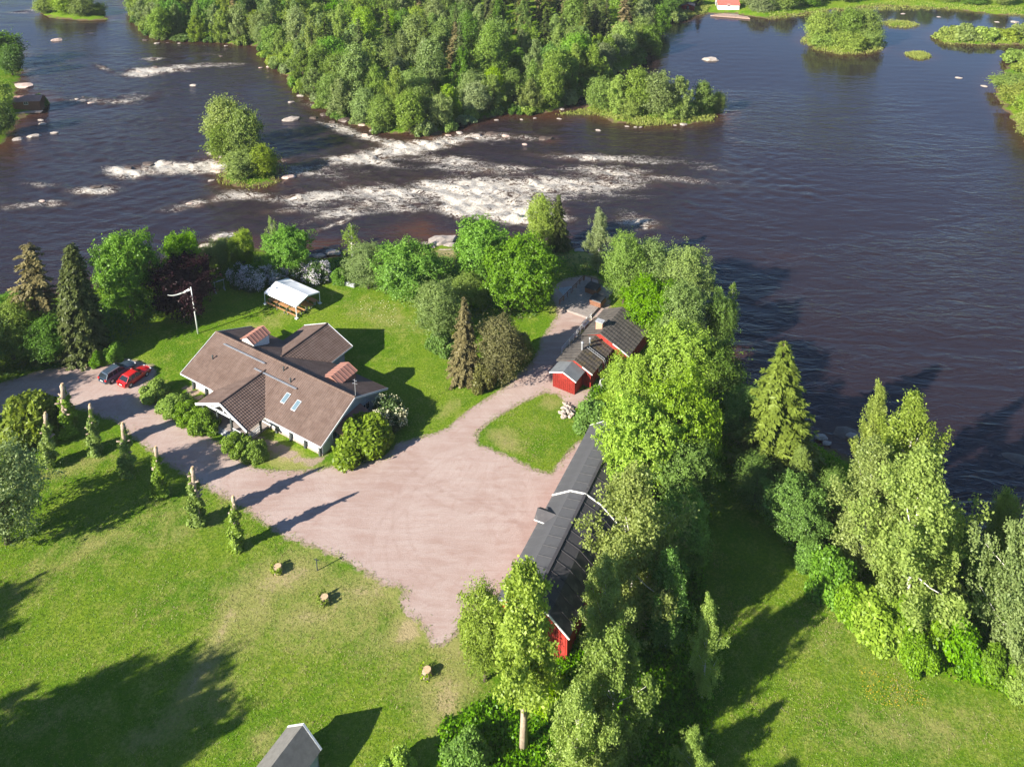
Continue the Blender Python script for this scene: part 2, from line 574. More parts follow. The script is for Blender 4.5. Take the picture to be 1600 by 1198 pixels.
c = mix_n(nt, rng_n(nt, sn, 0.62, 0.95), c, mix_n(nt, n3, (0.075, 0.045, 0.028), (0.22, 0.15, 0.10)))
c = mix_n(nt, rng_n(nt, n4, 0.25, 0.75, 0.25, 0), c, (0.04, 0.08, 0.008))
nt.links.new(c, p.inputs['Base Color'])
p.inputs['Roughness'].default_value = 0.95
p.inputs['Specular IOR Level'].default_value = 0.0
hh = math_n(nt, 'ADD', n3, math_n(nt, 'MULTIPLY', n4, 0.5))
bump_n(nt, p, hh, 0.9, 0.18)
M['ground'] = m
ground = obj('ground', grid_mesh('ground', xs, ys, zg, {'dry': dry, 'edge': edge, 'shore': shore, 'raw': raw}), None, M['ground'])
tag(ground, 'grassy land with mown lawns round the house and along the river', kind='structure')

# gravel sheet: ragged outline, laid just above the turf
m, nt, p = new_mat('pink_gravel')
co = coords(nt)
g1 = noise_n(nt, co, 0.16, 5, 0.65, 0.8)
g2 = noise_n(nt, mapped(nt, co, (0.25, 1.6, 1), (0, 0, 0.45)), 0.9, 5, 0.7, 0.6)
g3 = noise_n(nt, co, 7.0, 5, 0.8)
c = mix_n(nt, rng_n(nt, g1, 0.3, 0.7), (0.340, 0.235, 0.200), (0.430, 0.335, 0.300))
c = mix_n(nt, rng_n(nt, g2, 0.35, 0.75, 0, 0.65), c, (0.475, 0.395, 0.360))
g6 = noise_n(nt, co, 0.42, 5, 0.7, 1.5)
c = mix_n(nt, rng_n(nt, g6, 0.54, 0.70, 0, 0.55), c, (0.330, 0.215, 0.180))
wvn = N(nt, 'ShaderNodeTexWave', wave_type='RINGS', rings_direction='Z')
wvn.inputs['Scale'].default_value = 0.42
wvn.inputs['Distortion'].default_value = 9.0
wvn.inputs['Detail'].default_value = 4.0
wvn.inputs['Detail Scale'].default_value = 0.35
mp = N(nt, 'ShaderNodeMapping')
mp.inputs['Location'].default_value = (14.0, -88.0, 0)
nt.links.new(co, mp.inputs['Vector'])
nt.links.new(mp.outputs[0], wvn.inputs['Vector'])
c = mix_n(nt, math_n(nt, 'MULTIPLY', rng_n(nt, wvn.outputs['Fac'], 0.72, 0.98), rng_n(nt, g1, 0.42, 0.66, 0, 0.16)), c, (0.300, 0.200, 0.165))
for cx_, cy_, r_, wd_ in ((-6.0, 74.0, 7.2, .22), (-6.0, 74.0, 8.7, .22), (-15.5, 55.0, 27.0, .25), (-15.5, 55.0, 28.5, .25), (2.0, 96.0, 18.0, .22), (2.0, 96.0, 19.5, .22), (-2.0, 78.0, 9.5, .2), (-2.0, 78.0, 11.0, .2)):
    vs = N(nt, 'ShaderNodeVectorMath', operation='DISTANCE')
    nt.links.new(co, vs.inputs[0])
    vs.inputs[1].default_value = (cx_, cy_, 0.022)
    dd = math_n(nt, 'ABSOLUTE', math_n(nt, 'SUBTRACT', math_n(nt, 'ADD', vs.outputs['Value'], math_n(nt, 'MULTIPLY', g1, 1.4)), r_ + .7))
    c = mix_n(nt, math_n(nt, 'MULTIPLY', rng_n(nt, dd, wd_ * 1.5, 0.0, 0, 1), rng_n(nt, g6, 0.35, 0.6, 0.0, 0.30)), c, (0.290, 0.195, 0.165))
c = mix_n(nt, rng_n(nt, g3, 0.25, 0.7, 0.45, 0), c, (0.26, 0.175, 0.145))
g4 = noise_n(nt, co, 0.7, 6, 0.8, 0.6)
c = mix_n(nt, rng_n(nt, math_n(nt, 'MULTIPLY', g4, g3), 0.36, 0.45, 0, 0.5), c, (0.33, 0.25, 0.13))
nt.links.new(c, p.inputs['Base Color'])
p.inputs['Roughness'].default_value = 0.95
p.inputs['Specular IOR Level'].default_value = 0.15
bump_n(nt, p, math_n(nt, 'ADD', g3, math_n(nt, 'MULTIPLY', g2, 0.8)), 0.5, 0.06)
M['gravel'] = m
pts = []
for i in range(len(YARD)):
    a, b = YARD[i], YARD[(i + 1) % len(YARD)]
    L = np.hypot(*(b - a))
    n = max(1, int(L / 0.22))
    for k in range(n):
        q = a + (b - a) * k / n
        e = (b - a) / max(L, 1e-6)
        jit = 0.42 * mnoise.noise(Vector((q[0] * 0.9, q[1] * 0.9, 0))) + 0.30 * mnoise.noise(Vector((q[0] * 3.1, q[1] * 3.1, 5)))
        pts.append(Vector((q[0] - e[1] * jit, q[1] + e[0] * jit, 0.022)))
tri = tessellate_polygon([pts])
me = bpy.data.meshes.new('gravel_yard')
fs = []
for t in tri:
    a, b, c3 = (pts[i] for i in t)
    fs.append(t if (b - a).cross(c3 - a).z > 0 else t[::-1])
me.from_pydata([tuple(q) for q in pts], [], fs)
me.update()
yard = obj('gravel_yard', me, None, M['gravel'])
tag(yard, 'pink gravel drive and turning yard between house and barn', kind='structure')

# ---------------------------------------------------------------- water
FOAM = [(755, 300, 95, 24, -4, .72), (800, 338, 70, 17, -10, .95), (720, 322, 45, 14, 10, .55), (865, 285, 110, 12, 2, .55), (950, 268, 80, 8, -4, .55), (1000, 348, 50, 13, -6, .8), (960, 290, 70, 9, 0, .4),
        (900, 245, 110, 8, -4, .55), (850, 330, 50, 14, -15, .9), (590, 242, 85, 9, 8, .95), (560, 252, 55, 4, -6, 1.0), (650, 228, 75, 8, 3, .9), (720, 215, 80, 8, 4, .8), (700, 250, 60, 7, -4, .7), (600, 220, 40, 6, -10, .8),
        (530, 200, 50, 8, -18, .75), (490, 165, 30, 7, -10, .6), (450, 210, 45, 7, 8, .45), (300, 262, 90, 10, 4, .85), (195, 270, 32, 9, -3, 1.05), (145, 298, 45, 9, 3, .9), (255, 258, 30, 7, 0, .85), (340, 262, 30, 10, 0, .8),
        (70, 318, 60, 7, 0, .55), (65, 290, 30, 6, 0, .5), (20, 325, 50, 6, 0, .55), (310, 318, 60, 8, 10, .75), (380, 305, 50, 7, 0, .75), (350, 368, 35, 6, 12, .95), (480, 310, 60, 8, 4, .7), (440, 330, 60, 7, 5, .4),
        (540, 330, 60, 9, 14, .6), (520, 352, 35, 4, 20, .8), (600, 300, 60, 10, -8, .4), (630, 325, 40, 10, 0, .5), (245, 110, 45, 5, 0, .95), (215, 117, 25, 4, 0, .85), (160, 106, 18, 4, -20, .7), (290, 104, 40, 4, 0, .6), (130, 157, 45, 6, 0, .6),
        (350, 100, 60, 4, 0, .5), (240, 92, 20, 2.5, 0, .75), (180, 160, 40, 5, 6, .4), (230, 150, 60, 10, 6, .35), (70, 97, 50, 3, 4, .5), (330, 85, 60, 3, 0, .4), (260, 190, 90, 16, 0, .22), (1080, 285, 120, 14, -6, .30), (1130, 265, 90, 12, -6, .28),
        (1250, 300, 90, 8, -6, .18), (780, 265, 60, 8, 0, .6), (640, 205, 60, 4, 0, .5), (420, 250, 40, 7, 0, .5), (820, 215, 60, 7, 0, .5), (680, 380, 30, 6, 6, .7), (560, 300, 120, 22, 0, .25), (480, 270, 120, 16, 0, .3), (880, 300, 110, 26, 0, .28),
        (110, 240, 120, 20, 0, .12), (960, 250, 120, 14, 0, .2), (30, 20, 40, 3, 0, .5), (50, 16, 15, 2, 0, .6), (140, 52, 14, 2, 0, .5), (700, 285, 150, 40, 0, .12), (250, 260, 330, 90, 0, .16), (700, 260, 330, 70, 0, .15), (250, 120, 260, 30, 0, .2), (500, 330, 160, 40, 5, .18), (1050, 300, 160, 60, 0, .12), (720, 330, 40, 14, -20, .5), (690, 300, 40, 10, -30, .5)]
wx = axis([(-1500, -260, 120, 6), (-260, -150, 5, 0.9), (-150, 60, 0.62, 0.62), (60, 200, 0.9, 4), (200, 1500, 4, 120)])
wy = axis([(20, 110, 6, 1.2), (110, 215, 0.5, 0.5), (215, 330, 0.7, 1.6), (330, 2000, 3, 150)])
Xw, Yw = np.meshgrid(wx, wy)
PWt = np.stack([Xw.ravel(), Yw.ravel()], 1)
sdw = shore_sd(PWt)
foam = np.clip(blobs(PWt, FOAM, WZ), 0, 1.35)
shal = np.clip(1 + sdw / 5.5, 0, 1) * (sdw < 3)
SHALLOW = [(640, 360, 50, 14, 6, .7), (500, 380, 60, 10, 0, .6), (700, 370, 30, 8, 0, .8), (1330, 670, 26, 8, -8, .7), (1590, 712, 20, 6, 0, .8), (1230, 400, 40, 8, 0, .15), (860, 220, 20, 6, 0, .6), (660, 355, 20, 20, 0, .5), (20, 240, 40, 16, 0, .4), (880, 185, 60, 10, 0, .5), (1310, 90, 50, 6, 0, .3)]
shal = np.clip(shal * 0.75 + blobs(PWt, SHALLOW, WZ), 0, 1)
rngw = np.random.default_rng(5)
x_, y_ = PWt[:, 0], PWt[:, 1]
wv = np.zeros(len(PWt))
for k in range(26):
    lam = rngw.uniform(0.9, 4.5)
    ang = rngw.uniform(-0.9, 0.9) + math.pi / 2
    ph = rngw.uniform(0, 6.3)
    kx, ky = math.cos(ang) * 6.283 / lam, math.sin(ang) * 6.283 / lam
    wv += lam ** 0.8 * np.sin(kx * x_ + ky * y_ + ph + 1.2 * np.sin(0.31 * x_ + k) + 1.1 * np.sin(0.27 * y_ + 2 * k))
wv /= 26 ** 0.5
zw = WZ + wv * (0.008 + 0.13 * np.clip(foam, 0, 1)) * ((PWt[:, 1] > 105) & (PWt[:, 1] < 330))
m, nt, p = new_mat('river_water')
co = coords(nt)
aF = N(nt, 'ShaderNodeAttribute', attribute_name='foam').outputs['Fac']
aH = N(nt, 'ShaderNodeAttribute', attribute_name='shallow').outputs['Fac']
s1 = noise_n(nt, mapped(nt, co, (0.38, 1.0, 1), (0, 0, 0.18)), 0.95, 7, 0.66, 1.6)
s2 = noise_n(nt, mapped(nt, co, (0.5, 1.3, 1), (0, 0, -0.25)), 3.4, 6, 0.72, 1.8)
s3 = noise_n(nt, mapped(nt, co, (0.3, 1.0, 1), (0, 0, 0.05)), 0.22, 4, 0.6, 0.6)
# torn streaks: contour ridges of two stretched noises, thresholded by how broken the water is
rid = math_n(nt, 'SUBTRACT', 1.0, math_n(nt, 'MULTIPLY', math_n(nt, 'ABSOLUTE', math_n(nt, 'SUBTRACT', s1, 0.5)), 5.0))
rid2 = math_n(nt, 'SUBTRACT', 1.0, math_n(nt, 'MULTIPLY', math_n(nt, 'ABSOLUTE', math_n(nt, 'SUBTRACT', s2, 0.5)), 5.0))
fm = math_n(nt, 'ADD', math_n(nt, 'MULTIPLY', rid, 0.62), math_n(nt, 'MULTIPLY', rid2, 0.38))
fm = math_n(nt, 'ADD', fm, math_n(nt, 'MULTIPLY', math_n(nt, 'SUBTRACT', s3, 0.5), 0.9))
fm = math_n(nt, 'ADD', fm, math_n(nt, 'MULTIPLY', aF, 0.58))
fmask = math_n(nt, 'MULTIPLY', rng_n(nt, fm, 1.15, 1.31), rng_n(nt, aF, 0.05, 0.22))
s4 = noise_n(nt, mapped(nt, co, (0.6, 1.2, 1), (0, 0, 0.3)), 5.5, 5, 0.75, 1.0)
fmask = math_n(nt, 'MULTIPLY', fmask, rng_n(nt, s4, 0.38, 0.50, 0.25, 1.0))
wc = mix_n(nt, aH, (0.0205, 0.0140, 0.0175), (0.062, 0.026, 0.013))
wc = mix_n(nt, rng_n(nt, aF, 0.2, 1.0, 0, 0.7), wc, (0.085, 0.052, 0.030))
fcol = mix_n(nt, rng_n(nt, s2, 0.35, 0.65), (0.36, 0.30, 0.22), (0.78, 0.76, 0.72))
wc = mix_n(nt, fmask, wc, fcol)
nt.links.new(wc, p.inputs['Base Color'])
nt.links.new(rng_n(nt, fmask, 0, 1, 0.07, 0.7, False), p.inputs['Roughness'])
p.inputs['IOR'].default_value = 1.37
p.inputs['Specular IOR Level'].default_value = 0.5
w1 = noise_n(nt, mapped(nt, co, (0.36, 1.0, 1), (0, 0, 0.10)), 0.55, 3, 0.55, 1.0)
w2 = noise_n(nt, mapped(nt, co, (0.45, 1.0, 1), (0, 0, -0.28)), 1.5, 3, 0.55, 0.8)
wh = math_n(nt, 'ADD', w1, math_n(nt, 'MULTIPLY', w2, 0.38))
wh = math_n(nt, 'ADD', wh, math_n(nt, 'MULTIPLY', math_n(nt, 'MULTIPLY', s2, rng_n(nt, aF, 0.05, 0.5)), 0.8))
patch = rng_n(nt, noise_n(nt, mapped(nt, co, (0.4, 1.0, 1), (0, 0, 0.15)), 0.035, 4, 0.6, 1.2), 0.35, 0.68, 0.35, 1.15)
wh = math_n(nt, 'MULTIPLY', wh, patch)
aC = N(nt, 'ShaderNodeAttribute', attribute_name='calm').outputs['Fac']
wh = math_n(nt, 'MULTIPLY', wh, rng_n(nt, aC, 0, 1, 1.0, 0.10))
bn = bump_n(nt, p, wh, 0.70, 0.5)
M['water'] = m
water = obj('river_water', grid_mesh('river_water', wx, wy, zw, {'foam': foam, 'shallow': shal, 'calm': np.clip(blobs(PWt, [(1460, 60, 330, 75, 0, 1.2), (1150, 60, 150, 50, 0, .9), (60, 40, 150, 50, 0, .5), (1550, 180, 160, 60, 0, .5)], WZ), 0, 1)}), None, M['water'])
tag(water, 'dark peaty river with white rapids widening into a calm pool', kind='structure')
# ---------------------------------------------------------------- foliage prototypes (shared mesh data)
def unit(a):
    return a / np.maximum(np.linalg.norm(a, axis=1, keepdims=True), 1e-9)


def leaf_mesh(name, P, Nm, size, asp, rng, tint, T=None):
    n = len(P)
    Nm = unit(Nm)
    if T is None:
        T = rng.normal(size=(n, 3))
    T = unit(T - Nm * (T * Nm).sum(1, keepdims=True))
    B = np.cross(Nm, T)
    s = np.asarray(size).reshape(-1, 1) * np.ones((n, 1))
    co = np.empty((n, 4, 3), np.float32)
    co[:, 0] = P + T * s
    co[:, 1] = P + B * s * asp
    co[:, 2] = P - T * s
    co[:, 3] = P - B * s * asp
    me = bpy.data.meshes.new(name)
    me.vertices.add(4 * n)
    me.vertices.foreach_set('co', co.ravel())
    me.loops.add(4 * n)
    me.loops.foreach_set('vertex_index', np.arange(4 * n, dtype=np.int32))
    me.polygons.add(n)
    me.polygons.foreach_set('loop_start', np.arange(0, 4 * n, 4, dtype=np.int32))
    me.update(calc_edges=True)
    at = me.attributes.new('tint', 'FLOAT', 'POINT')
    at.data.foreach_set('value', np.repeat(np.clip(tint, 0, 1), 4).astype(np.float32))
    return me


def sph(rng, n):
    return unit(rng.normal(size=(n, 3)))


def trunk_mesh(name, h, r0, limbs, rng, lean=0.03, top=0.85):
    mb = MB()
    pts = [(0, 0, -0.8)]
    rad = [r0 * 1.25]
    x = y = 0
    for k in range(1, 7):
        x += rng.uniform(-1, 1) * lean * h / 6
        y += rng.uniform(-1, 1) * lean * h / 6
        pts.append((x, y, h * top * k / 6))
        rad.append(r0 * (1 - 0.82 * k / 6))
    mb.tube(pts, rad, 7)
    for (bx, by, bz), f in limbs:
        k = max(1, min(5, int(f * 6)))
        a = Vector(pts[k]); b = Vector((bx, by, bz))
        mid = a.lerp(b, 0.5) + Vector((0, 0, -0.05 * (b - a).length))
        r = rad[k] * 0.5
        mb.tube([a, mid, b], [r, r * 0.6, r * 0.2], 5, False)
    return mb.mesh(name, True)


def warp(P, rng, w):
    Q = P.copy()
    for lam, amp in ((0.55 * w, 0.055 * w), (0.28 * w, 0.035 * w), (0.14 * w, 0.022 * w)):
        k = 6.283 / lam
        for ax in range(3):
            o = rng.random(3) * 6.283
            b, c = (ax + 1) % 3, (ax + 2) % 3
            Q[:, ax] += amp * (np.sin(k * P[:, b] + o[0]) * np.cos(k * P[:, c] + o[1]) + 0.5 * np.sin(k * 1.3 * P[:, ax] + o[2]))
    Q[:, 2] = np.maximum(Q[:, 2], 0.03)
    return Q


def make_broad(name, seed, h=10.0, w=8.0, nleaf=20000, ls=0.2, bole=0.15, nblob=26, ragged=0.2, sprig=14, spr=0.17, tall=1.0, cone=0.0):
    """round leafy crown made of many leaf clumps"""
    rng = np.random.default_rng(seed)
    R = w / 2
    zc = h * (bole + (1 - bole) / 2)
    hz = h * (1 - bole) / 2
    cs, rs = [], []
    for k in range(nblob):
        f = (k + 0.5) / nblob
        ph = math.acos(1 - 2 * f)
        th = 2.399963 * k + rng.uniform(-0.4, 0.4)
        rr = rng.uniform(0.52, 0.80)
        d = np.array([math.sin(ph) * math.cos(th), math.sin(ph) * math.sin(th), math.cos(ph)])
        taper = 1.0 - 0.22 * max(0, -d[2]) - cone * (d[2] + 0.4)
        cs.append(np.array([d[0] * R * rr * taper, d[1] * R * rr * taper, zc + d[2] * hz * (rr + 0.06)]))
        rs.append(min(R, hz * 1.2) * rng.choice([rng.uniform(0.18, 0.30), rng.uniform(0.30, 0.48)]))
    for k in range(max(3, nblob // 5)):
        cs.append(np.array([rng.uniform(-.3, .3) * R, rng.uniform(-.3, .3) * R, zc + rng.uniform(-.4, .6) * hz])); rs.append(min(R, hz) * 0.45)
    cs = np.array(cs); rs = np.array(rs)
    # leaves sit in sprigs, so that the surface is tufted with dark gaps
    ns = int(nleaf * 2 / sprig)
    idx = rng.choice(len(cs), ns, p=rs ** 2 / (rs ** 2).sum())
    d = sph(rng, ns)
    d[:, 2] = np.where(rng.random(ns) < 0.45, np.abs(d[:, 2]), d[:, 2])
    r = rs[idx] * (0.70 + 0.36 * rng.random(ns)) * (1 + ragged * rng.normal(size=ns) * 0.5)
    P = cs[idx] + d * r[:, None] * np.array([1, 1, 0.9])
    P = np.repeat(P, sprig, 0) + rng.normal(size=(ns * sprig, 3)) * np.array([spr, spr, spr * 0.8 * tall])
    d = np.repeat(d, sprig, 0)
    idx = np.repeat(idx, sprig)
    # drop the leaves buried deep inside other clumps
    depth = np.zeros(len(P))
    for c, q in zip(cs, rs):
        depth = np.maximum(depth, 1 - np.linalg.norm((P - c) / q, axis=1))
    P = warp(P, rng, w)
    keep = (depth < 0.42) | (rng.random(len(P)) < 0.12)
    keep &= P[:, 2] > 0.05 * h * (1 if bole > 0.02 else 0)
    P, d, idx = P[keep][:nleaf], d[keep][:nleaf], idx[keep][:nleaf]
    n = len(P)
    out = unit((P - np.array([0, 0, zc])) / np.array([R, R, hz]))
    nm = d * 0.45 + out * 0.35 + np.array([0, 0, 0.25]) + rng.normal(size=(n, 3)) * 0.55
    ct = rng.random(len(cs))
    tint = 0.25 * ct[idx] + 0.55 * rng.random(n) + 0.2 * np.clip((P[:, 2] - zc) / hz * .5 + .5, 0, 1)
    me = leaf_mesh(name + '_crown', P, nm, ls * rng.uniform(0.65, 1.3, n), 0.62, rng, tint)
    limbs = [(tuple(c * np.array([.9, .9, 1])), min(0.95, max(0.2, c[2] / h * 0.6))) for c in cs[::2]]
    tm = trunk_mesh(name + '_trunk', h, 0.022 * h + 0.02, limbs, rng)
    return dict(crown=me, trunk=tm, h=h, w=w)


def make_birch(name, seed, h=14.0, w=6.5, nstr=420, per=44, ls=0.13, bole=0.12, droop=1.0, peak=0.42, tr=0.012):
    """airy hanging foliage in strands round a pale stem"""
    rng = np.random.default_rng(seed)
    R = w / 2
    Ps, Ts, tt = [], [], []
    limbs = []
    # foliage gathers on a limited number of boughs, leaving gaps
    nb = 34
    bough = []
    for k in range(nb):
        f = bole + (1 - bole) * (k + rng.random()) / nb
        env = (min(1, ((f - bole) / (peak - bole + 1e-6))) ** 0.6) if f < peak else max(0.06, (1 - ((f - peak) / (1 - peak)) ** 1.7)) 
        a = 2.399963 * k + rng.uniform(-.5, .5)
        L = R * env * rng.choice([rng.uniform(0.45, 0.8), rng.uniform(0.9, 1.22)])
        tip = np.array([math.cos(a) * L, math.sin(a) * L, h * f + L * 0.25])
        root = np.array([0, 0, max(h * bole * .8, h * f - L * 0.45)])
        bough.append((root, tip, L))
        limbs.append((tuple(root + (tip - root) * 0.85), min(.93, f * 0.9)))
    for k in range(nstr):
        root, tip, L = bough[rng.integers(nb)]
        t = rng.uniform(0.3, 1.08)
        s0 = root + (tip - root) * t + rng.normal(size=3) * np.array([.28, .28, .3]) * (0.4 + R / 5)
        ln = rng.uniform(0.5, 1.7) * droop
        m = per
        u = rng.random(m)
        P = s0 + np.stack([rng.normal(size=m) * 0.17, rng.normal(size=m) * 0.17, -u * ln + rng.normal(size=m) * 0.1], 1)
        Ps.append(P)
        tt.append(np.full(m, rng.random()))
    P = np.concatenate(Ps); tc = np.concatenate(tt)
    n = len(P)
    out = unit(P * np.array([1, 1, 0]) + 1e-6)
    nm = out * 0.5 + np.array([0, 0, 0.35]) + rng.normal(size=(n, 3)) * 0.7
    tint = 0.35 * tc + 0.65 * rng.random(n)
    me = leaf_mesh(name + '_crown', P, nm, ls * rng.uniform(0.7, 1.35, n), 0.6, rng, tint)
    tm = trunk_mesh(name + '_trunk', h, tr * h + 0.03, limbs[::2], rng, 0.02, 0.96)
    return dict(crown=me, trunk=tm, h=h, w=w)


def make_spruce(name, seed, h=14.0, w=6.0, levels=30, ls=0.30, bole=0.03, power=0.85, dens=1.0, irregular=0.15, droop=0.22):
    rng = np.random.default_rng(seed)
    R = w / 2
    P, T, Nn, tt, sz = [], [], [], [], []
    for k in range(levels):
        f = bole + (1 - bole) * (k / levels) ** 0.92
        z = h * f
        Lm = R * (1 - f) ** power + 0.12
        nb = max(4, int((5 + 7 * (1 - f)) * dens))
        for j in range(nb):
            a = 6.283 * (j + rng.random() * 0.9) / nb + k * 1.1
            L = Lm * rng.uniform(1 - 2.2 * irregular, 1 + irregular)
            dirh = np.array([math.cos(a), math.sin(a), 0])
            side = np.array([-math.sin(a), math.cos(a), 0])
            m = max(4, int(L * 9 * dens))
            u = np.sort(rng.uniform(0.12, 1.0, m))
            zz = z + 0.12 * L * u - droop * L * u ** 2 * 1.5
            base = dirh * (u * L)[:, None] + np.array([0, 0, 1]) * zz[:, None]
            ct = rng.random()
            for sgn in (-1, 1, 0):
                tdir = dirh * 0.75 + side * sgn * 0.75 + np.array([0, 0, -0.28 if sgn else -0.5])
                ln = (0.26 + 0.22 * (1 - u)) * (0.6 + 0.12 * L) * rng.uniform(.7, 1.3, m)
                P.append(base + tdir * (ln * 0.7)[:, None] + rng.normal(size=(m, 3)) * 0.05)
                T.append(np.repeat(tdir[None], m, 0) + rng.normal(size=(m, 3)) * 0.22)
                Nn.append(np.repeat((np.array([0, 0, 0.9]) + dirh * 0.45)[None], m, 0) + rng.normal(size=(m, 3)) * 0.35)
                sz.append(ln * ls / 0.30)
                tt.append(0.35 * ct + 0.35 * rng.random(m) + 0.35 * u)
    P = np.concatenate(P); T = np.concatenate(T); Nn = np.concatenate(Nn); tt = np.concatenate(tt); sz = np.concatenate(sz)
    me = leaf_mesh(name + '_crown', P, Nn, sz, 0.36, rng, tt, T)
    tm = trunk_mesh(name + '_trunk', h, 0.014 * h + 0.04, [], rng, 0.004, 0.98)
    return dict(crown=me, trunk=tm, h=h, w=w)


def make_shrub(name, seed, h=3.0, w=4.0, nleaf=9000, ls=0.13, nblob=18, flower=0):
    rng = np.random.default_rng(seed)
    R = w / 2
    cs, rs = [], []
    for k in range(nblob):
        f = (k + 0.5) / nblob
        ph = math.acos(1 - f * 1.05)
        th = 2.399963 * k + rng.uniform(-0.5, 0.5)
        d = np.array([math.sin(ph) * math.cos(th), math.sin(ph) * math.sin(th), math.cos(ph)])
        rr = rng.uniform(0.55, 0.85)
        cs.append(np.array([d[0] * R * rr, d[1] * R * rr, 0.1 * h + max(d[2], 0.02) * h * 0.8 * rr]))
        rs.append(min(R, h) * rng.uniform(0.26, 0.44))
    cs = np.array(cs); rs = np.array(rs)
    idx = rng.choice(len(cs), nleaf * 2, p=rs ** 2 / (rs ** 2).sum())
    d = sph(rng, nleaf * 2)
    P = cs[idx] + d * (rs[idx] * (0.6 + 0.4 * np.sqrt(rng.random(nleaf * 2))) * (1 + rng.normal(size=nleaf * 2) * .1))[:, None]
    depth = np.zeros(len(P))
    for c, q in zip(cs, rs):
        depth = np.maximum(depth, 1 - np.linalg.norm((P - c) / q, axis=1))
    keep = ((depth < 0.45) | (rng.random(len(P)) < 0.1)) & (P[:, 2] > 0.0)
    P, d, idx = P[keep][:nleaf], d[keep][:nleaf], idx[keep][:nleaf]
    n = len(P)
    nm = d * 0.6 + np.array([0, 0, 0.4]) + rng.normal(size=(n, 3)) * 0.6
    tint = 0.3 * rng.random(len(cs))[idx] + 0.7 * rng.random(n)
    me = leaf_mesh(name + '_crown', P, nm, ls * rng.uniform(0.7, 1.3, n), 0.62, rng, tint)
    fl = None
    if flower:
        o = np.argsort(-(P[:, 2] / h + np.hypot(P[:, 0], P[:, 1]) / R + rng.random(n) * 0.9))[:flower]
        dd = unit(P[o] - np.array([0, 0, h * 0.3]))
        q = P[o] + dd * 0.12
        q = np.repeat(q, 4, 0) + rng.normal(size=(len(q) * 4, 3)) * 0.09
        fl = leaf_mesh(name + '_flowers', q, rng.normal(size=q.shape) + np.array([0, 0, .6]), 0.075, 0.8, rng, rng.random(len(q)))
    mb = MB()
    for c in cs[::2]:
        mb.tube([(c[0] * .1, c[1] * .1, -0.3), (c[0] * 0.6, c[1] * 0.6, c[2] * 0.6), tuple(c)], [0.05, 0.03, 0.012], 5, False)
    return dict(crown=me, trunk=mb.mesh(name + '_stem', True), flower=fl, h=h, w=w)


def make_column(name, seed):
    """pollarded tree: bare sawn stem above a narrow sleeve of new leaves"""
    rng = np.random.default_rng(seed)
    h = 7.0
    n = 11000
    z = rng.random(n) ** 1.1 * h * 0.90
    env = 0.98 * (0.34 + 0.56 * np.exp(-((z - 1.4) / 1.9) ** 2) + 0.22 * np.exp(-((z - 4.0) / 1.0) ** 2)) * (0.75 + 0.25 * np.sin(z * 3.1 + seed))
    env *= np.where(z > 5.2, np.clip(1 - (z - 5.2) / 1.4, 0.4, 1), 1)
    a = rng.random(n) * 6.283
    lob = 0.72 + 0.28 * np.sin(a * 3 + z * 2.2 + seed) + 0.15 * rng.normal(size=n)
    r = env * lob * np.sqrt(rng.uniform(0.25, 1, n))
    keep = rng.random(n) < np.clip(1.75 - z / 5.4, 0.25, 1)
    P = np.stack([np.cos(a) * r, np.sin(a) * r, z + 0.05], 1)[keep]
    aa = a[keep]
    k = len(P)
    nm = np.stack([np.cos(aa), np.sin(aa), np.full(k, 0.5)], 1) + rng.normal(size=(k, 3)) * 0.6
    me = leaf_mesh(name + '_crown', P, nm, 0.13 * rng.uniform(.6, 1.3, k), 0.62, rng, rng.random(k))
    mb = MB()
    pts = [(0, 0, -0.3)]; rad = [0.30]
    x = y = 0
    for i in range(1, 10):
        x += rng.uniform(-.05, .05); y += rng.uniform(-.05, .05)
        pts.append((x, y, 6.7 * i / 9)); rad.append(0.26 - 0.012 * i + 0.04 * (i % 2))
    mb.tube(pts, rad, 8)
    for q in range(9):
        b = pts[rng.integers(4, 9)]
        an = rng.random() * 6.283
        ln = rng.uniform(0.3, 0.65)
        mb.tube([b, (b[0] + math.cos(an) * ln, b[1] + math.sin(an) * ln, b[2] + ln * 0.5)], [0.1, 0.07], 6)
    cut = MB()
    t = pts[-1]
    cut.tube([(t[0], t[1], t[2] + 0.005), (t[0] + 0.03, t[1], t[2] + 0.28)], [0.13, 0.10], 8)
    return dict(crown=me, trunk=mb.mesh(name + '_stem', True), cut=cut.mesh(name + '_cut'), h=7.2, w=2.0)


PR = {}
PR['maple1'] = make_broad('maple_a', 1, 10, 9.0, 40000, 0.135, 0.10, 40, sprig=20, spr=.20, ragged=.3)
PR['maple2'] = make_broad('maple_b', 2, 11, 8.0, 38000, 0.135, 0.12, 36, ragged=.4, cone=.18, sprig=20, spr=.20)
PR['maple3'] = make_broad('maple_c', 3, 9, 9.5, 38000, 0.135, 0.06, 30, sprig=20, spr=.20, ragged=.3)
PR['alder1'] = make_broad('alder_a', 4, 10, 7.0, 30000, 0.105, 0.10, 44, ragged=.8, sprig=14, spr=.18, tall=1.8, cone=.2)
PR['alder2'] = make_broad('alder_b', 5, 11, 6.0, 30000, 0.105, 0.12, 48, ragged=.9, sprig=14, spr=.18, tall=2.0, cone=.3)
PR['birch1'] = make_birch('birch_a', 6, 14, 7.0, 560, 58, 0.10, peak=.36)
PR['birch2'] = make_birch('birch_b', 7, 15, 5.8, 480, 58, 0.10, peak=.30)
PR['birch3'] = make_birch('birch_c', 8, 12, 7.5, 680, 60, 0.10, bole=.05, peak=.36)
PR['thinbirch'] = make_birch('birch_d', 9, 10, 4.5, 80, 26, 0.11, .2)
PR['aspen'] = make_birch('aspen_a', 10, 14, 5.0, 420, 60, 0.11, .34, .6, peak=.5, tr=.016)
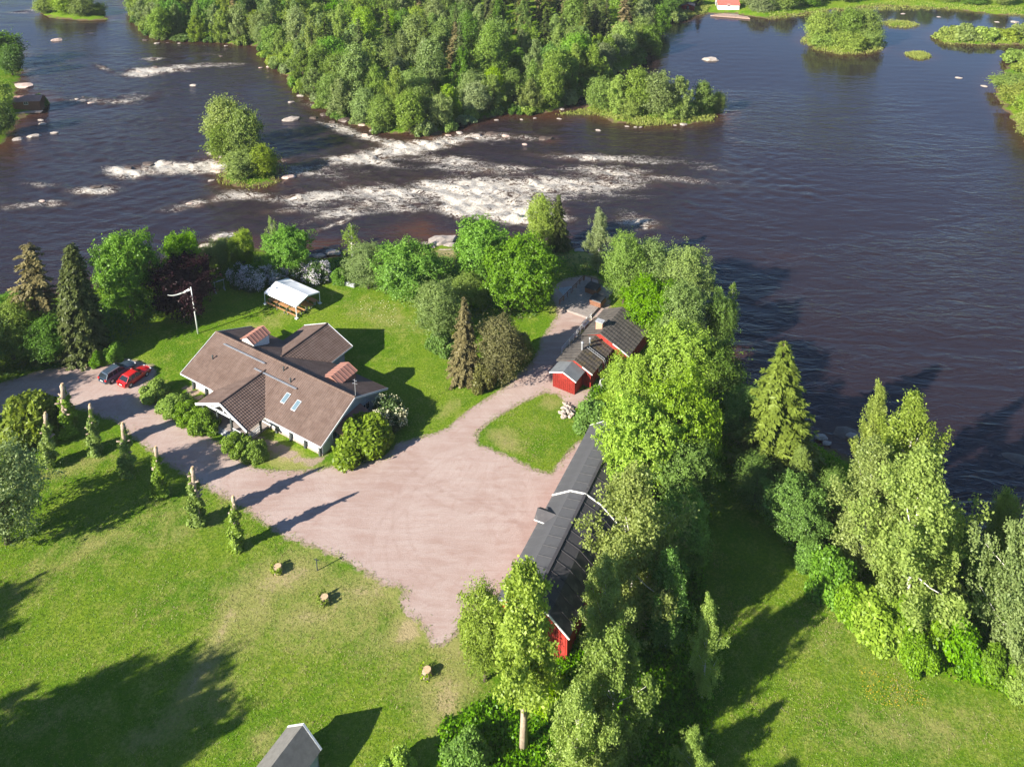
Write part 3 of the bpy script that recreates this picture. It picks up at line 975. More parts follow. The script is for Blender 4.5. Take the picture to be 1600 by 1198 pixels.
PR['spruce1'] = make_spruce('spruce_a', 11, 14, 7.0, 32, dens=1.1)
PR['spruce2'] = make_spruce('spruce_b', 12, 14, 6.0, 40, dens=1.35, power=.55, irregular=.1)
PR['spruce3'] = make_spruce('spruce_c', 13, 14, 8.0, 20, dens=1.0, power=.55, irregular=.28, droop=.15, ls=.36)
PR['shrub1'] = make_shrub('shrub_a', 14)
PR['shrub2'] = make_shrub('shrub_b', 15, 2.6, 3.6, 8000, 0.12, 14)
PR['shrub3'] = make_shrub('shrub_c', 16, 3.4, 4.0, 9000, 0.15, 22)
PR['lilac1'] = make_shrub('lilac_a', 17, 3.2, 3.6, 7000, 0.12, 18, 700)
PR['lilac2'] = make_shrub('lilac_b', 18, 3.0, 4.0, 7000, 0.12, 16, 260)
PR['far1'] = make_broad('far_a', 21, 10, 6.8, 15000, 0.165, 0.04, 34, ragged=.8, sprig=10, spr=.24, tall=1.9, cone=.25)
PR['far2'] = make_broad('far_b', 22, 11, 6.0, 15000, 0.165, 0.04, 38, ragged=1.0, sprig=10, spr=.24, tall=2.2, cone=.4)
PR['far3'] = make_broad('far_c', 23, 9, 7.2, 15000, 0.17, 0.02, 30, ragged=.8, sprig=12, spr=.26, tall=1.3, cone=.15)
PR['far4'] = make_birch('far_d', 24, 12, 6.8, 330, 40, 0.16, .04, 1.3, .38)
PR['far5'] = make_birch('far_h', 28, 12, 6.2, 300, 40, 0.16, .08, 1.3, .3)
PR['far6'] = make_birch('far_i', 29, 13, 7.4, 340, 40, 0.16, .12, 1.0, .5)
PR['farspruce1'] = make_spruce('far_e', 25, 14, 6.0, 20, 0.42, dens=.75)
PR['farspruce2'] = make_spruce('far_f', 26, 14, 5.4, 22, 0.42, dens=.8, irregular=.3)
PR['farbush'] = make_shrub('far_g', 27, 2.5, 4.5, 2600, 0.26, 16)
for k in range(4):
    PR['column%d' % (k + 1)] = make_column('column_%s' % 'abcd'[k], 30 + k)

TREES = []                 # (x, y, radius) used to keep the undergrowth and grass off walls


def plant(proto, mat, loc, hgt, wid, label, cat='tree', group=None, name=None, bark='bark', rz=None, fmat='flower', parts=('trunk', 'crown')):
    pr = PR[proto]
    rz = random.random() * 6.283 if rz is None else rz
    o = empty(name or 'tree', loc, rz)
    o.scale = (wid / pr['w'], wid / pr['w'], hgt / pr['h'])
    tag(o, label, cat, group)
    obj('trunk' if cat == 'tree' else 'stems', pr['trunk'], o, M[bark])
    obj('crown' if cat == 'tree' else 'foliage', pr['crown'], o, M[mat])
    if pr.get('flower'):
        obj('blossom', pr['flower'], o, M[fmat])
    if pr.get('cut'):
        obj('sawn_top', pr['cut'], o, M['cutwood'])
    TREES.append((loc[0], loc[1], wid / 2))
    return o


def tree(proto, mat, x, yb, yt, wpx, label, **kw):
    """x, yb: foot of the tree, yt: its top, wpx: crown width, all in photograph pixels"""
    b = W(x, yb, 0)
    b = W(x, yb, ground_z(b.x, b.y))
    h = height_for(b, yt)
    s = PJ((b.x, b.y, h * 0.5))[2]
    return plant(proto, mat, b, h, wpx / s, label, **kw)


random.seed(11)
S = 'spruce_tree'
# --- shore grove on the left
tree('spruce3', 'spruce_brown', 66, 530, 376, 96, 'tall ragged olive-brown spruce, leftmost conifer above the river', name=S)
tree('spruce2', 'spruce', 133, 556, 379, 74, 'dense dark green columnar spruce beside the parked cars', name=S)
tree('maple2', 'maple', 207, 500, 366, 98, 'tall fresh green maple between the dark spruce and the purple tree', name='maple_tree')
tree('maple3', 'maple', 289, 450, 366, 58, 'small green maple rising behind the dark purple tree', name='maple_tree')
tree('maple3', 'copper', 288, 494, 408, 104, 'dark purple copper-leaved tree behind the flagpole', name='copper_beech')
tree('alder1', 'alder', 22, 560, 478, 90, 'dark green bushy tree at the left edge above the driveway', name='alder_tree')
tree('alder2', 'wood', 80, 566, 500, 70, 'low dark tree under the ragged spruce beside the driveway', name='alder_tree')
tree('maple3', 'maple', 18, 515, 462, 56, 'light-topped small tree at the left edge by the water', name='maple_tree')
tree('alder2', 'wood', -40, 590, 500, 110, 'shady tree leaning in from the left edge over the driveway', name='alder_tree')
tree('alder1', 'willow', 345, 420, 376, 46, 'pale willow by the riverbank behind the swing frame', name='willow_tree')
tree('maple2', 'lime', 381, 420, 362, 42, 'small yellow-green maple by the river left of the marquee', name='maple_tree')
tree('maple1', 'maple', 452, 425, 357, 72, 'rounded bright green maple behind the white marquee', name='maple_tree')
tree('thinbirch', 'birch', 428, 410, 336, 30, 'slender young birch standing tall behind the marquee', name='birch_tree', bark='birchbark')
tree('thinbirch', 'birch', 551, 415, 350, 48, 'sparse thin birch alone at the river edge right of the marquee', name='birch_tree', bark='birchbark')
tree('alder1', 'alder', 318, 428, 388, 34, 'dark small tree between swing frame and purple tree', name='alder_tree')
tree('lilac1', 'lilac', 400, 448, 412, 46, 'pale blossoming lilac at the left behind the marquee', cat='shrub', name='lilac_shrub')
tree('lilac2', 'lilac', 374, 446, 414, 34, 'dark lilac with few blossoms right of the swing frame', cat='shrub', name='lilac_shrub')
tree('lilac1', 'lilac', 432, 440, 414, 36, 'pale lilac half hidden by the marquee roof', cat='shrub', name='lilac_shrub')
tree('lilac2', 'lilac', 466, 436, 414, 36, 'leafy lilac under the rounded maple behind the marquee', cat='shrub', name='lilac_shrub')
tree('lilac1', 'lilac', 495, 437, 408, 40, 'white blossoming lilac at the right corner of the marquee', cat='shrub', name='lilac_shrub')
tree('shrub1', 'weed', 530, 440, 418, 30, 'low green shrub at the end of the stone wall', cat='shrub', name='shrub')
tree('shrub2', 'weed', 178, 562, 535, 34, 'small shrub at the foot of the dark columnar spruce', cat='shrub', name='shrub')
tree('shrub2', 'weed', 155, 570, 546, 28, 'lowest small shrub by the driveway behind the dark car', cat='shrub', name='shrub')
# --- trees between lawn and river
tree('alder1', 'willow', 576, 450, 388, 74, 'pale rounded willow bush at the lawn edge', name='willow_tree')
tree('maple1', 'maple', 640, 465, 384, 106, 'round bright maple at the right side of the lawn', name='maple_tree')
tree('maple2', 'maple', 752, 450, 347, 92, 'tall bright maple beside the white rapids, left of a pair', name='maple_tree')
tree('maple1', 'maple', 818, 485, 376, 112, 'broad bright maple next to the gravel path, right of a pair', name='maple_tree')
tree('alder1', 'alder', 688, 520, 446, 84, 'mid-green bushy tree at the lawn edge beside the brown spruce', name='alder_tree')
tree('alder2', 'alder', 735, 480, 430, 60, 'small green tree in the gap under the pair of maples', name='alder_tree')
tree('spruce1', 'spruce_brown', 727, 592, 462, 62, 'brown-tinged spruce standing at the lawn corner', name=S)
tree('alder1', 'brownish', 783, 592, 500, 80, 'olive-brown bushy tree right of the brown spruce', name='alder_tree')
tree('shrub3', 'brownish', 755, 604, 560, 40, 'low olive shrub under the brown spruce', cat='shrub', name='shrub')
tree('shrub3', 'alder', 806, 560, 512, 48, 'dark shrub beside the gravel path below the maples', cat='shrub', name='shrub')
tree('shrub1', 'weed', 690, 545, 515, 46, 'bright low bush spilling on to the lawn', cat='shrub', name='shrub')
tree('alder2', 'birch', 846, 388, 306, 46, 'light green tree next to a small spruce at the rapids', name='alder_tree')
tree('spruce1', 'spruce', 872, 390, 303, 46, 'small dark spruce beside the white rapids', name=S)
tree('birch2', 'willow', 935, 425, 328, 46, 'pale birch at the river above the covered tubs', name='birch_tree', bark='birchbark')
# --- right-hand shore by the red cottage
tree('alder1', 'alder', 974, 474, 372, 66, 'grey-green alder overhanging the timber deck', name='alder_tree')
tree('alder2', 'alder', 1012, 470, 378, 66, 'grey-green alder by the water, second from the deck', name='alder_tree')
tree('alder1', 'alder', 1068, 488, 392, 86, 'wide grey-green alder above the shaded water', name='alder_tree')
tree('maple1', 'maple', 1015, 522, 436, 84, 'bright round maple directly behind the red cottage', name='maple_tree')
tree('alder1', 'alder', 1065, 545, 448, 72, 'mid-green alder right of the bright maple by the cottage', name='alder_tree')
tree('thinbirch', 'birch', 1140, 525, 438, 30, 'lone thin birch leaning over the dark water', name='birch_tree', bark='birchbark')
tree('maple3', 'maple', 1122, 545, 462, 46, 'small bright maple at the very edge of the bank', name='maple_tree')
tree('maple2', 'lime', 1060, 640, 510, 110, 'tall yellow-green maple between the red cottage and the river', name='maple_tree')
tree('alder1', 'wood', 1118, 640, 540, 90, 'dark green tree on the shady bank behind the yellow-green maple', name='alder_tree')
tree('maple1', 'lime', 985, 652, 560, 78, 'yellow-green maple above the far end of the barn', name='maple_tree')
tree('maple1', 'lime', 990, 772, 622, 124, 'big yellow-green maple beside the middle of the black barn roof', name='maple_tree')
tree('maple3', 'lime', 1058, 745, 598, 120, 'broad yellow-green maple right of the one touching the barn roof', name='maple_tree')
tree('maple2', 'maple', 1065, 800, 690, 100, 'shaded green maple behind the big yellow-green one', name='maple_tree')
tree('maple2', 'maple', 1062, 890, 780, 100, 'shaded green maple behind the large birch at the barn', name='maple_tree')
tree('birch3', 'birch_pale', 985, 962, 735, 176, 'large soft birch beside the near half of the barn', name='birch_tree', bark='birchbark')
tree('birch1', 'birch', 942, 1052, 872, 108, 'tall birch right of the near corner of the barn', name='birch_tree', bark='birchbark')
tree('birch3', 'birch', 955, 1195, 985, 140, 'leafy birch at the bottom edge right of the barn gable', name='birch_tree', bark='birchbark')
tree('birch1', 'birch', 900, 1260, 1070, 120, 'birch cut by the bottom edge beside the bare trunk', name='birch_tree', bark='birchbark')
tree('birch1', 'maple', 1040, 1010, 860, 90, 'shaded birch at the edge of the dark clearing', name='birch_tree', bark='birchbark')
tree('birch2', 'birch', 1098, 1090, 932, 56, 'slim birch standing alone beside the right-hand meadow', name='birch_tree', bark='birchbark')
tree('birch2', 'birch', 1080, 1225, 1140, 60, 'small birch at the bottom edge by the meadow', name='birch_tree', bark='birchbark')
tree('aspen', 'birch', 818, 1168, 888, 128, 'narrow poplar with a bare pale trunk in front of the barn gable', name='poplar_tree', bark='paletrunk')
tree('alder2', 'golden', 758, 1062, 918, 78, 'yellow-green tree leaning over the end of the gravel yard', name='alder_tree')
tree('shrub3', 'lime', 862, 1100, 1050, 56, 'bright shrub behind the bare pale trunk', cat='shrub', name='shrub')
tree('shrub1', 'weed', 730, 1190, 1150, 70, 'green shrub in tree shade at the bottom edge', cat='shrub', name='shrub')
tree('shrub2', 'lime', 620, 1215, 1180, 60, 'bright green shrub at the bottom edge right of the small shed', cat='shrub', name='shrub')
# --- right shore
tree('spruce1', 'spruce_light', 1210, 728, 533, 150, 'large light green spruce on the right bank', name=S)
tree('spruce2', 'spruce_light', 1247, 780, 695, 56, 'small young spruce just below the large light spruce', name=S)
tree('maple1', 'maple', 1240, 840, 752, 98, 'round bright bush-like maple below the spruce', name='maple_tree')
tree('birch2', 'birch_pale', 1352, 800, 600, 64, 'thin tall birch, leftmost tip of the riverside clump', name='birch_tree', bark='birchbark')
tree('birch1', 'birch_pale', 1400, 860, 618, 130, 'tall birch over the dark water in the riverside clump', name='birch_tree', bark='birchbark')
tree('birch1', 'birch_pale', 1345, 890, 690, 140, 'birch with white stem at the left of the riverside clump', name='birch_tree', bark='birchbark')
tree('birch3', 'birch_pale', 1412, 975, 705, 190, 'wide front birch of the riverside clump', name='birch_tree', bark='birchbark')
tree('birch3', 'willow', 1585, 1050, 765, 150, 'large pale birch cut by the right edge', name='birch_tree', bark='birchbark')
tree('birch2', 'willow', 1660, 990, 770, 110, 'pale birch mostly beyond the right edge', name='birch_tree', bark='birchbark')
tree('alder1', 'birch', 1560, 875, 772, 46, 'small olive tree at the water by the right edge', name='alder_tree')
tree('alder1', 'wood', 1160, 690, 610, 76, 'dark tree in the shade left of the large spruce', name='alder_tree')
tree('alder2', 'wood', 1180, 790, 720, 70, 'dark tree under the large spruce', name='alder_tree')
tree('alder1', 'wood', 1490, 900, 820, 60, 'shaded tree on the bank between the birches', name='alder_tree')
tree('alder2', 'wood', 1300, 820, 740, 50, 'shaded small tree behind the riverside clump', name='alder_tree')
for i, (x, y, yt, w, mt, lb) in enumerate([
        (1300, 920, 860, 80, 'weed', 'bright shrub at the left foot of the riverside birches'), (1370, 985, 920, 90, 'birch', 'yellow-green shrub in front of the riverside birches'),
        (1440, 1000, 925, 90, 'weed', 'light green shrub at the right foot of the riverside birches'), (1430, 1035, 985, 60, 'weed', 'shrub at the meadow edge, lowest of the bank thicket'),
        (1500, 1030, 965, 70, 'maple', 'dark shrub between the thicket and the right-hand birch'), (1560, 1060, 1010, 70, 'weed', 'shrub under the large pale right-hand birch'),
        (1270, 880, 845, 60, 'maple', 'shaded shrub below the round maple'), (1330, 960, 905, 60, 'weed', 'shrub at the top corner of the right meadow'),
        (1600, 1090, 1040, 60, 'lime', 'shrub at the right edge above the meadow'), (1480, 960, 900, 60, 'birch', 'pale shrub behind the thicket by the water')]):
    tree(['shrub1', 'shrub3', 'shrub2'][i % 3], mt, x, y, yt, w, lb, cat='shrub', name='shrub', group='thicket on the right bank')
# --- garden shrubs
tree('shrub3', 'golden', 566, 700, 652, 92, 'round yellow-green bush at the house corner', cat='shrub', name='shrub')
tree('lilac2', 'lilac', 607, 660, 622, 62, 'dark bush with cream blossoms by the shaded gable', cat='shrub', name='blossom_shrub', fmat='ivory')
for i, (x, y, yt, w, lb) in enumerate([(240, 620, 597, 46, 'first hedge bush from the cars along the drive'), (272, 642, 616, 50, 'second hedge bush from the cars along the drive'),
                                       (296, 655, 628, 48, 'third hedge bush from the cars along the drive'), (318, 670, 640, 46, 'hedge bush nearest the porch entrance')]):
    tree(['shrub2', 'shrub1'][i % 2], 'hedge', x, y, yt, w, lb, cat='shrub', name='hedge_bush', group='hedge bushes in front of the house')
tree('shrub2', 'hedge', 370, 704, 676, 46, 'rounded bush at the right corner of the porch', cat='shrub', name='hedge_bush')
tree('shrub1', 'hedge', 400, 716, 688, 38, 'lower rounded bush right of the porch corner', cat='shrub', name='hedge_bush')
tree('shrub3', 'golden', 58, 682, 602, 92, 'large yellow-green bush left of the clipped trees', cat='shrub', name='shrub')
tree('alder1', 'willow', 12, 848, 712, 130, 'pale silvery willow at the left edge of the lawn', name='willow_tree')
tree('shrub3', 'maple', 925, 662, 628, 58, 'dark round bush at the far end of the barn', cat='shrub', name='shrub')
tree('shrub1', 'lime', 960, 640, 612, 56, 'bright bush between barn end and red cottage', cat='shrub', name='shrub')
tree('shrub1', 'weed', 975, 612, 580, 60, 'green bush on the slope behind the red cottage', cat='shrub', name='shrub')
tree('shrub3', 'golden', 985, 590, 556, 40, 'yellow bush at the rear corner of the red cottage', cat='shrub', name='shrub')
# --- clipped tree row along the drive
COLS = [(77, 730, 642, 'on the lawn beside the golden bush'), (106, 682, 594, 'set back behind the row beside the golden bush'), (149, 710, 632, 'third from the left edge in the row'),
        (199, 742, 655, 'fourth from the left edge in the row'), (252, 778, 690, 'fifth from the left edge in the row'), (310, 820, 728, 'second from the yard end of the row'),
        (370, 857, 768, 'nearest the gravel yard at the end of the row')]
for i, (x, yb, yt, lb) in enumerate(COLS):
    o = tree('column%d' % (i % 4 + 1), 'hedge', x, yb, yt, [34, 38, 31, 36, 33, 39, 34][i], 'pollarded tree with sawn top, ' + lb, name='pollard_tree', group='pollarded trees along the drive', bark='paletrunk')
    o.rotation_euler = (math.radians([2, -1, 3, -2, 1, -3, 2][i]), math.radians([-3, 2, 1, -2, 3, 0, -1][i]), o.rotation_euler[2])

# --- trees outside the frame on the left whose shadows fall on the lawn
SH = Vector((0.823, 0.568, 0)) / math.tan(SUN_EL)
OUT = [(332, 1028, 17, 9, 'maple2', 'maple'), (362, 1092, 14, 8, 'maple2', 'maple'), (75, 1062, 15, 7, 'spruce1', 'spruce'), (44, 930, 12, 9, 'maple1', 'maple'),
       (230, 1075, 16, 9, 'maple1', 'maple'), (270, 1150, 15, 9, 'maple2', 'maple'), (130, 1140, 17, 9, 'maple1', 'maple'), (165, 1190, 14, 9, 'maple2', 'maple')]
for i, (tx, ty, h, w, pr_, mt) in enumerate(OUT):
    t = W(tx, ty, 0)
    plant(pr_, mt, (t.x - SH.x * h, t.y - SH.y * h, 0), h, w, 'tree beyond the left edge casting its shadow on the lawn', group='trees beyond the left edge', name='lawn_tree')
for (tx, ty, h, w) in ((118, 592, 10, 8), (60, 600, 11, 9), (20, 628, 10, 9), (100, 628, 8, 6)):
    t = W(tx, ty, 0)
    plant('maple1', 'wood', (t.x - SH.x * h, t.y - SH.y * h, 0), h, w, 'tree beyond the left edge shading the driveway', group='trees shading the driveway', name='drive_tree')
# shade on the right meadow
for i, (tx, ty, h, w) in enumerate([(1240, 1195, 12, 7), (1175, 1130, 9, 7)]):
    t = W(tx, ty, 0)
    plant('birch1', 'birch', (t.x - SH.x * h, t.y - SH.y * h, 0), h, w, 'birch below the bottom edge shading the meadow', group='birches below the bottom edge', name='birch_tree', bark='birchbark')

# ---------------------------------------------------------------- the wood across the river
rngf = np.random.default_rng(77)
cand = []
pts_f = []
mn = W(150, 210, WZ); mxx = W(1100, -80, WZ)
tries = rngf.random((9000, 2))
bx0, bx1, by0, by1 = -190, 75, 170, 360
P_ = np.stack([bx0 + tries[:, 0] * (bx1 - bx0), by0 + tries[:, 1] * (by1 - by0)], 1)
sdF = np.where(inside(P_, FAR), dist_to(P_, FAR), -1)
keep_pts = []
for (x, y), sd in zip(P_, sdF):
    if sd < 0.3:
        continue
    px = PJ((x, y, -0.5))
    top = PJ((x, y, 13))
    if px[0] < 130 or px[0] > 1075 or top[1] > 240 or px[1] < -8 or (px[0] > 1015 and px[1] < 105) or (px[0] > 900 and px[1] > 128):
        continue
    if px[0] < 205 and px[1] < 5:
        continue
    mind = 4.6 if sd < 9 else 7.2
    ok = True
    for qx, qy in keep_pts:
        if (qx - x) ** 2 + (qy - y) ** 2 < mind * mind:
            ok = False
            break
    if ok:
        keep_pts.append((x, y))
        cand.append((x, y, sd))
cand.sort(key=lambda c: c[1])
cand = cand[:298]
for (x, y, sd) in cand:
    px = PJ((x, y, 0))
    z = ground_z(x, y)
    r = rngf.random()
    dark_zone = 800 < px[0] < 985 and px[1] < 95
    mid_zone = (600 < px[0] < 720 and 60 < px[1] < 130) or (px[1] < 60 and 700 < px[0])
    if sd < 7:
        kind = ['far1', 'far6', 'far4', 'far2', 'far5'][int(r * 5)]
        mt = ['alder', 'willow', 'alder', 'birch'][rngf.integers(4)]
        h, w = rngf.uniform(7.5, 11.5), rngf.uniform(6.0, 8.0)
        lb, nm = 'grey-green alder on the water edge of the wood across the river', 'alder_tree'
    elif (dark_zone and r < 0.75) or (mid_zone and r < 0.5) or r < 0.12:
        kind = ['farspruce1', 'farspruce2'][rngf.integers(2)]
        mt = 'spruce' if rngf.random() < 0.7 else 'spruce_brown'
        h, w = rngf.uniform(12, 18), rngf.uniform(5.5, 7.5)
        lb, nm = 'dark spruce inside the wood across the river', 'spruce_tree'
    elif r < 0.28:
        kind = ['far1', 'far3'][rngf.integers(2)]
        mt = 'maple'
        h, w = rngf.uniform(9, 12), rngf.uniform(8, 9.5)
        lb, nm = 'bright green maple inside the wood across the river', 'maple_tree'
    elif r < 0.31:
        kind, mt = 'far2', 'lime'
        h, w = rngf.uniform(9, 11), rngf.uniform(5, 6)
        lb, nm = 'yellow-green young tree standing out in the wood across the river', 'maple_tree'
    else:
        kind = ['far1', 'far2', 'far4', 'far5', 'far6'][rngf.integers(5)]
        mt = ['alder', 'alder', 'willow', 'birch', 'wood'][rngf.integers(5)]
        h, w = rngf.uniform(8.5, 15.5), rngf.uniform(6.0, 9.5)
        lb, nm = 'soft green leafy tree inside the wood across the river', 'leafy_tree'
    plant(kind, mt, (x, y, z - 0.1), h, w, lb, group=lb.replace(' the wood', ' wood') + ' group', name=nm)


# willow scrub hanging over the water along the wood
nE = 0
for i in range(len(FAR) - 1):
    a, b = FAR[i], FAR[i + 1]
    L = np.hypot(*(b - a))
    for k in range(max(1, int(L / 4.2))):
        t = (k + rngf.random()) / max(1, int(L / 4.2))
        q = a + (b - a) * t
        px = PJ((q[0], q[1], WZ))
        if not (190 < px[0] < 1140 and 30 < px[1] < 215) or rngf.random() < 0.2:
            continue
        e = (b - a) / max(L, 1e-6)
        q = q + np.array([e[1], -e[0]]) * -rngf.uniform(0.2, 1.2) if inside((q + np.array([-e[1], e[0]]) * 1.0)[None], FAR)[0] else q + np.array([e[1], -e[0]]) * rngf.uniform(0.2, 1.2)
        plant('farbush', ['alder', 'birch', 'willow', 'wood'][rngf.integers(4)], (q[0], q[1], WZ + .1), rngf.uniform(1.6, 3.6), rngf.uniform(3.5, 6.0),
              'low willow scrub hanging over the water along the wood', cat='shrub', group='scrub along the wood shore', name='willow_scrub')


def islet(lst, group):
    for (pr_, mt, x, yb, yt, w, lb) in lst:
        nm = 'shrub' if 'bush' in pr_ or 'shrub' in pr_ else ('spruce_tree' if 'spruce' in pr_ else 'alder_tree')
        tree(pr_, mt, x, yb, yt, w, lb, group=group, name=nm, cat='shrub' if nm == 'shrub' else 'tree')


islet([('far2', 'birch', 350, 232, 152, 58, 'tallest tree on the small rapids island, left side'), ('far1', 'alder', 385, 246, 170, 56, 'grey-green tree in the middle of the small rapids island'),
       ('far3', 'birch', 378, 280, 238, 56, 'low bushy tree at the front of the small rapids island'), ('far1', 'birch', 412, 276, 228, 46, 'tree at the right front of the small rapids island'),
       ('far2', 'alder', 350, 250, 196, 50, 'low tree at the left flank of the small rapids island')], 'trees on the rapids island')
islet([('far1', 'birch', 72, 22, -8, 34, 'tree at the left end of the top-left islet'), ('far2', 'birch', 102, 22, -12, 36, 'middle tree of the top-left islet'), ('far1', 'alder', 130, 26, -6, 40, 'tree right of the middle on the top-left islet'),
       ('far3', 'birch', 152, 28, 6, 30, 'low tree at the right end of the top-left islet')], 'trees on the top-left islet')
islet([('far1', 'alder', 940, 172, 122, 48, 'tree where the wooded spit joins the wood'), ('far4', 'birch', 965, 178, 116, 46, 'light tree on the spit, second from the wood'), ('far2', 'birch', 995, 176, 108, 50, 'tallest tree of the wooded spit'),
       ('far1', 'alder', 1030, 184, 114, 54, 'broad tree in the middle of the wooded spit'), ('far4', 'alder', 1060, 186, 118, 50, 'airy tree right of the middle of the spit'), ('far3', 'birch', 985, 188, 150, 46, 'low bushy tree at the front of the spit'),
       ('far3', 'birch', 1045, 192, 158, 44, 'low tree at the waterline of the spit'), ('far2', 'alder', 1098, 180, 128, 34, 'narrow tree near the tip of the spit'), ('far2', 'birch', 1122, 176, 144, 26, 'smallest tree at the tip of the spit')], 'trees on the wooded spit')
islet([('far2', 'birch', 1278, 66, 18, 40, 'tree at the left of the round lake island'), ('far4', 'alder', 1300, 62, 16, 36, 'second tree from the left on the round lake island'), ('far2', 'alder', 1325, 64, 12, 44, 'tallest tree of the round lake island'),
       ('far1', 'alder', 1352, 66, 16, 44, 'dark tree at the right of the round lake island'), ('far3', 'birch', 1285, 76, 48, 46, 'bushy tree at the left front of the round lake island'), ('far3', 'birch', 1322, 80, 50, 52, 'bushy tree at the front of the round lake island'),
       ('far3', 'alder', 1358, 76, 46, 40, 'bushy tree at the right front of the round lake island')], 'trees on the round lake island')
islet([('farbush', 'reed', 1484, 62, 42, 44, 'willow scrub at the left end of the flat islet'), ('farbush', 'birch', 1510, 58, 40, 50, 'willow scrub left of the middle on the flat islet'), ('farbush', 'birch', 1540, 60, 42, 50, 'willow scrub in the middle of the flat islet'),
       ('farbush', 'reed', 1570, 60, 44, 46, 'willow scrub right of the middle on the flat islet'), ('farbush', 'birch', 1598, 54, 38, 40, 'willow scrub at the right end of the flat islet')], 'scrub on the flat islet')
islet([('farbush', 'birch', 1592, 96, 76, 50, 'shrub at the top of the right-hand bank'), ('far3', 'birch', 1582, 140, 118, 60, 'bushy alder at the bulge of the right-hand bank'), ('far3', 'reed', 1602, 168, 132, 70, 'yellowish bushy alder on the right-hand bank'),
       ('far1', 'birch', 1625, 190, 140, 70, 'bushy tree at the right edge over the water'), ('far3', 'reed', 1612, 215, 176, 46, 'low bushy tree, lowest on the right-hand bank'), ('farbush', 'reed', 1608, 112, 98, 50, 'scrub in the notch of the right-hand bank')], 'trees on the right-hand bank')
islet([('far1', 'wood', 2, 100, 52, 70, 'dark tree at the left edge above the boat hut'), ('far2', 'wood', 20, 118, 72, 36, 'dark tree right beside the water left of the top islet'), ('far2', 'birch', 4, 178, 128, 36, 'light tree left of the boat hut'),
       ('far1', 'wood', 2, 212, 160, 44, 'dark tree below the boat hut at the left edge'), ('farbush', 'weed', 64, 168, 146, 22, 'round bush at the river side of the boat hut')], 'trees on the left-hand bank')
# far shore beyond the pool
fl = [(1020, 20, -12, 40, 'far1', 'wood'), (1045, 22, -8, 36, 'far3', 'wood'), (1062, 12, -20, 34, 'far2', 'alder'), (1092, 10, -22, 22, 'farspruce1', 'spruce'), (1188, 26, -10, 40, 'far2', 'willow'), (1170, 8, -12, 30, 'far1', 'alder'),
      (1030, 60, 8, 30, 'far3', 'wood'), (1018, 90, 40, 30, 'far1', 'wood'), (1225, 16, -14, 40, 'far3', 'alder'), (1262, 10, -12, 34, 'far1', 'maple'), (1284, 2, -30, 30, 'far2', 'wood'), (1480, 10, -20, 40, 'far1', 'alder'), (1515, 10, -14, 36, 'far3', 'wood'),
      (1355, 0, -30, 30, 'far2', 'alder'), (1420, -6, -40, 40, 'far1', 'wood'), (1565, 8, -20, 30, 'far2', 'birch'), (1385, -4, -30, 24, 'far3', 'wood'), (1450, 0, -30, 28, 'far2', 'maple'), (1620, 6, -20, 40, 'far1', 'alder'), (1320, 4, -24, 30, 'far3', 'alder')]
for i, (x, yb, yt, w, pr_, mt) in enumerate(fl):
    tree(pr_, mt, x, yb, yt, w, 'green tree standing along the far lake shore', group='trees along the far shore', name='shore_tree')
# ---------------------------------------------------------------- building materials
def tile_mat(name, c1, c2, moss=None, tw=0.30, stripe=0.5):
    m, nt, p = new_mat(name)
    uv = coords(nt, 'UV')
    co = coords(nt, 'Object')
    sep = N(nt, 'ShaderNodeSeparateXYZ')
    nt.links.new(uv, sep.inputs[0])
    s = math_n(nt, 'SINE', math_n(nt, 'MULTIPLY', sep.outputs[0], 6.2832 / tw))
    cell = N(nt, 'ShaderNodeTexWhiteNoise', noise_dimensions='2D')
    fl = N(nt, 'ShaderNodeVectorMath', operation='FLOOR')
    nt.links.new(mapped(nt, uv, (1 / tw, 1 / 0.4, 1)), fl.inputs[0])
    nt.links.new(fl.outputs[0], cell.inputs[0])
    f = noise_n(nt, co, 0.8, 5, 0.65)
    st = noise_n(nt, mapped(nt, uv, (1.6, 0.16, 1)), 1.2, 5, 0.7)
    c = mix_n(nt, rng_n(nt, f, 0.3, 0.7), c1, c2)
    c = mix_n(nt, math_n(nt, 'MULTIPLY', cell.outputs[0], 0.30), c, tuple(x * 0.62 for x in c1))
    c = mix_n(nt, rng_n(nt, st, 0.45, 0.75, 0, stripe), c, tuple(x * 0.55 for x in c1))
    c = mix_n(nt, rng_n(nt, noise_n(nt, co, 9, 4, 0.8), 0.62, 0.74, 0, 0.5), c, tuple(min(1, x * 1.6) for x in c2))
    if moss:
        c = mix_n(nt, rng_n(nt, noise_n(nt, co, 1.1, 6, 0.75), 0.48, 0.66, 0, 0.8), c, moss)
    nt.links.new(c, p.inputs['Base Color'])
    p.inputs['Roughness'].default_value = 0.85
    p.inputs['Specular IOR Level'].default_value = 0.2
    bump_n(nt, p, s, 0.5, 0.03)
    return m


M['tile'] = tile_mat('clay_brown_tile', (0.138, 0.092, 0.074), (0.190, 0.134, 0.111))
M['copper_roof'] = simple_mat('copper_brown_sheet', (0.30, 0.150, 0.115), 0.55, 0.1, 2, 0.1)
M['white'] = simple_mat('white_paint', (0.78, 0.78, 0.75), 0.6, 0.06, 2.5, 0.05, dirt=(0.55, 0.52, 0.46), dirt_amt=0.3)
M['greywhite'] = simple_mat('grey_white_trim', (0.60, 0.62, 0.64), 0.6, 0.08, 3)
M['greywall'] = simple_mat('grey_board_wall', (0.34, 0.37, 0.42), 0.7, 0.12, 2)
M['darkpost'] = simple_mat('dark_green_post', (0.055, 0.065, 0.065), 0.6, 0.2, 3)
M['glass'] = simple_mat('window_glass', (0.03, 0.04, 0.05), 0.08, 0.2, 1, spec=0.6)
M['skyglass'] = simple_mat('skylight_glass', (0.14, 0.21, 0.25), 0.3, 0.12, 2, spec=0.6)
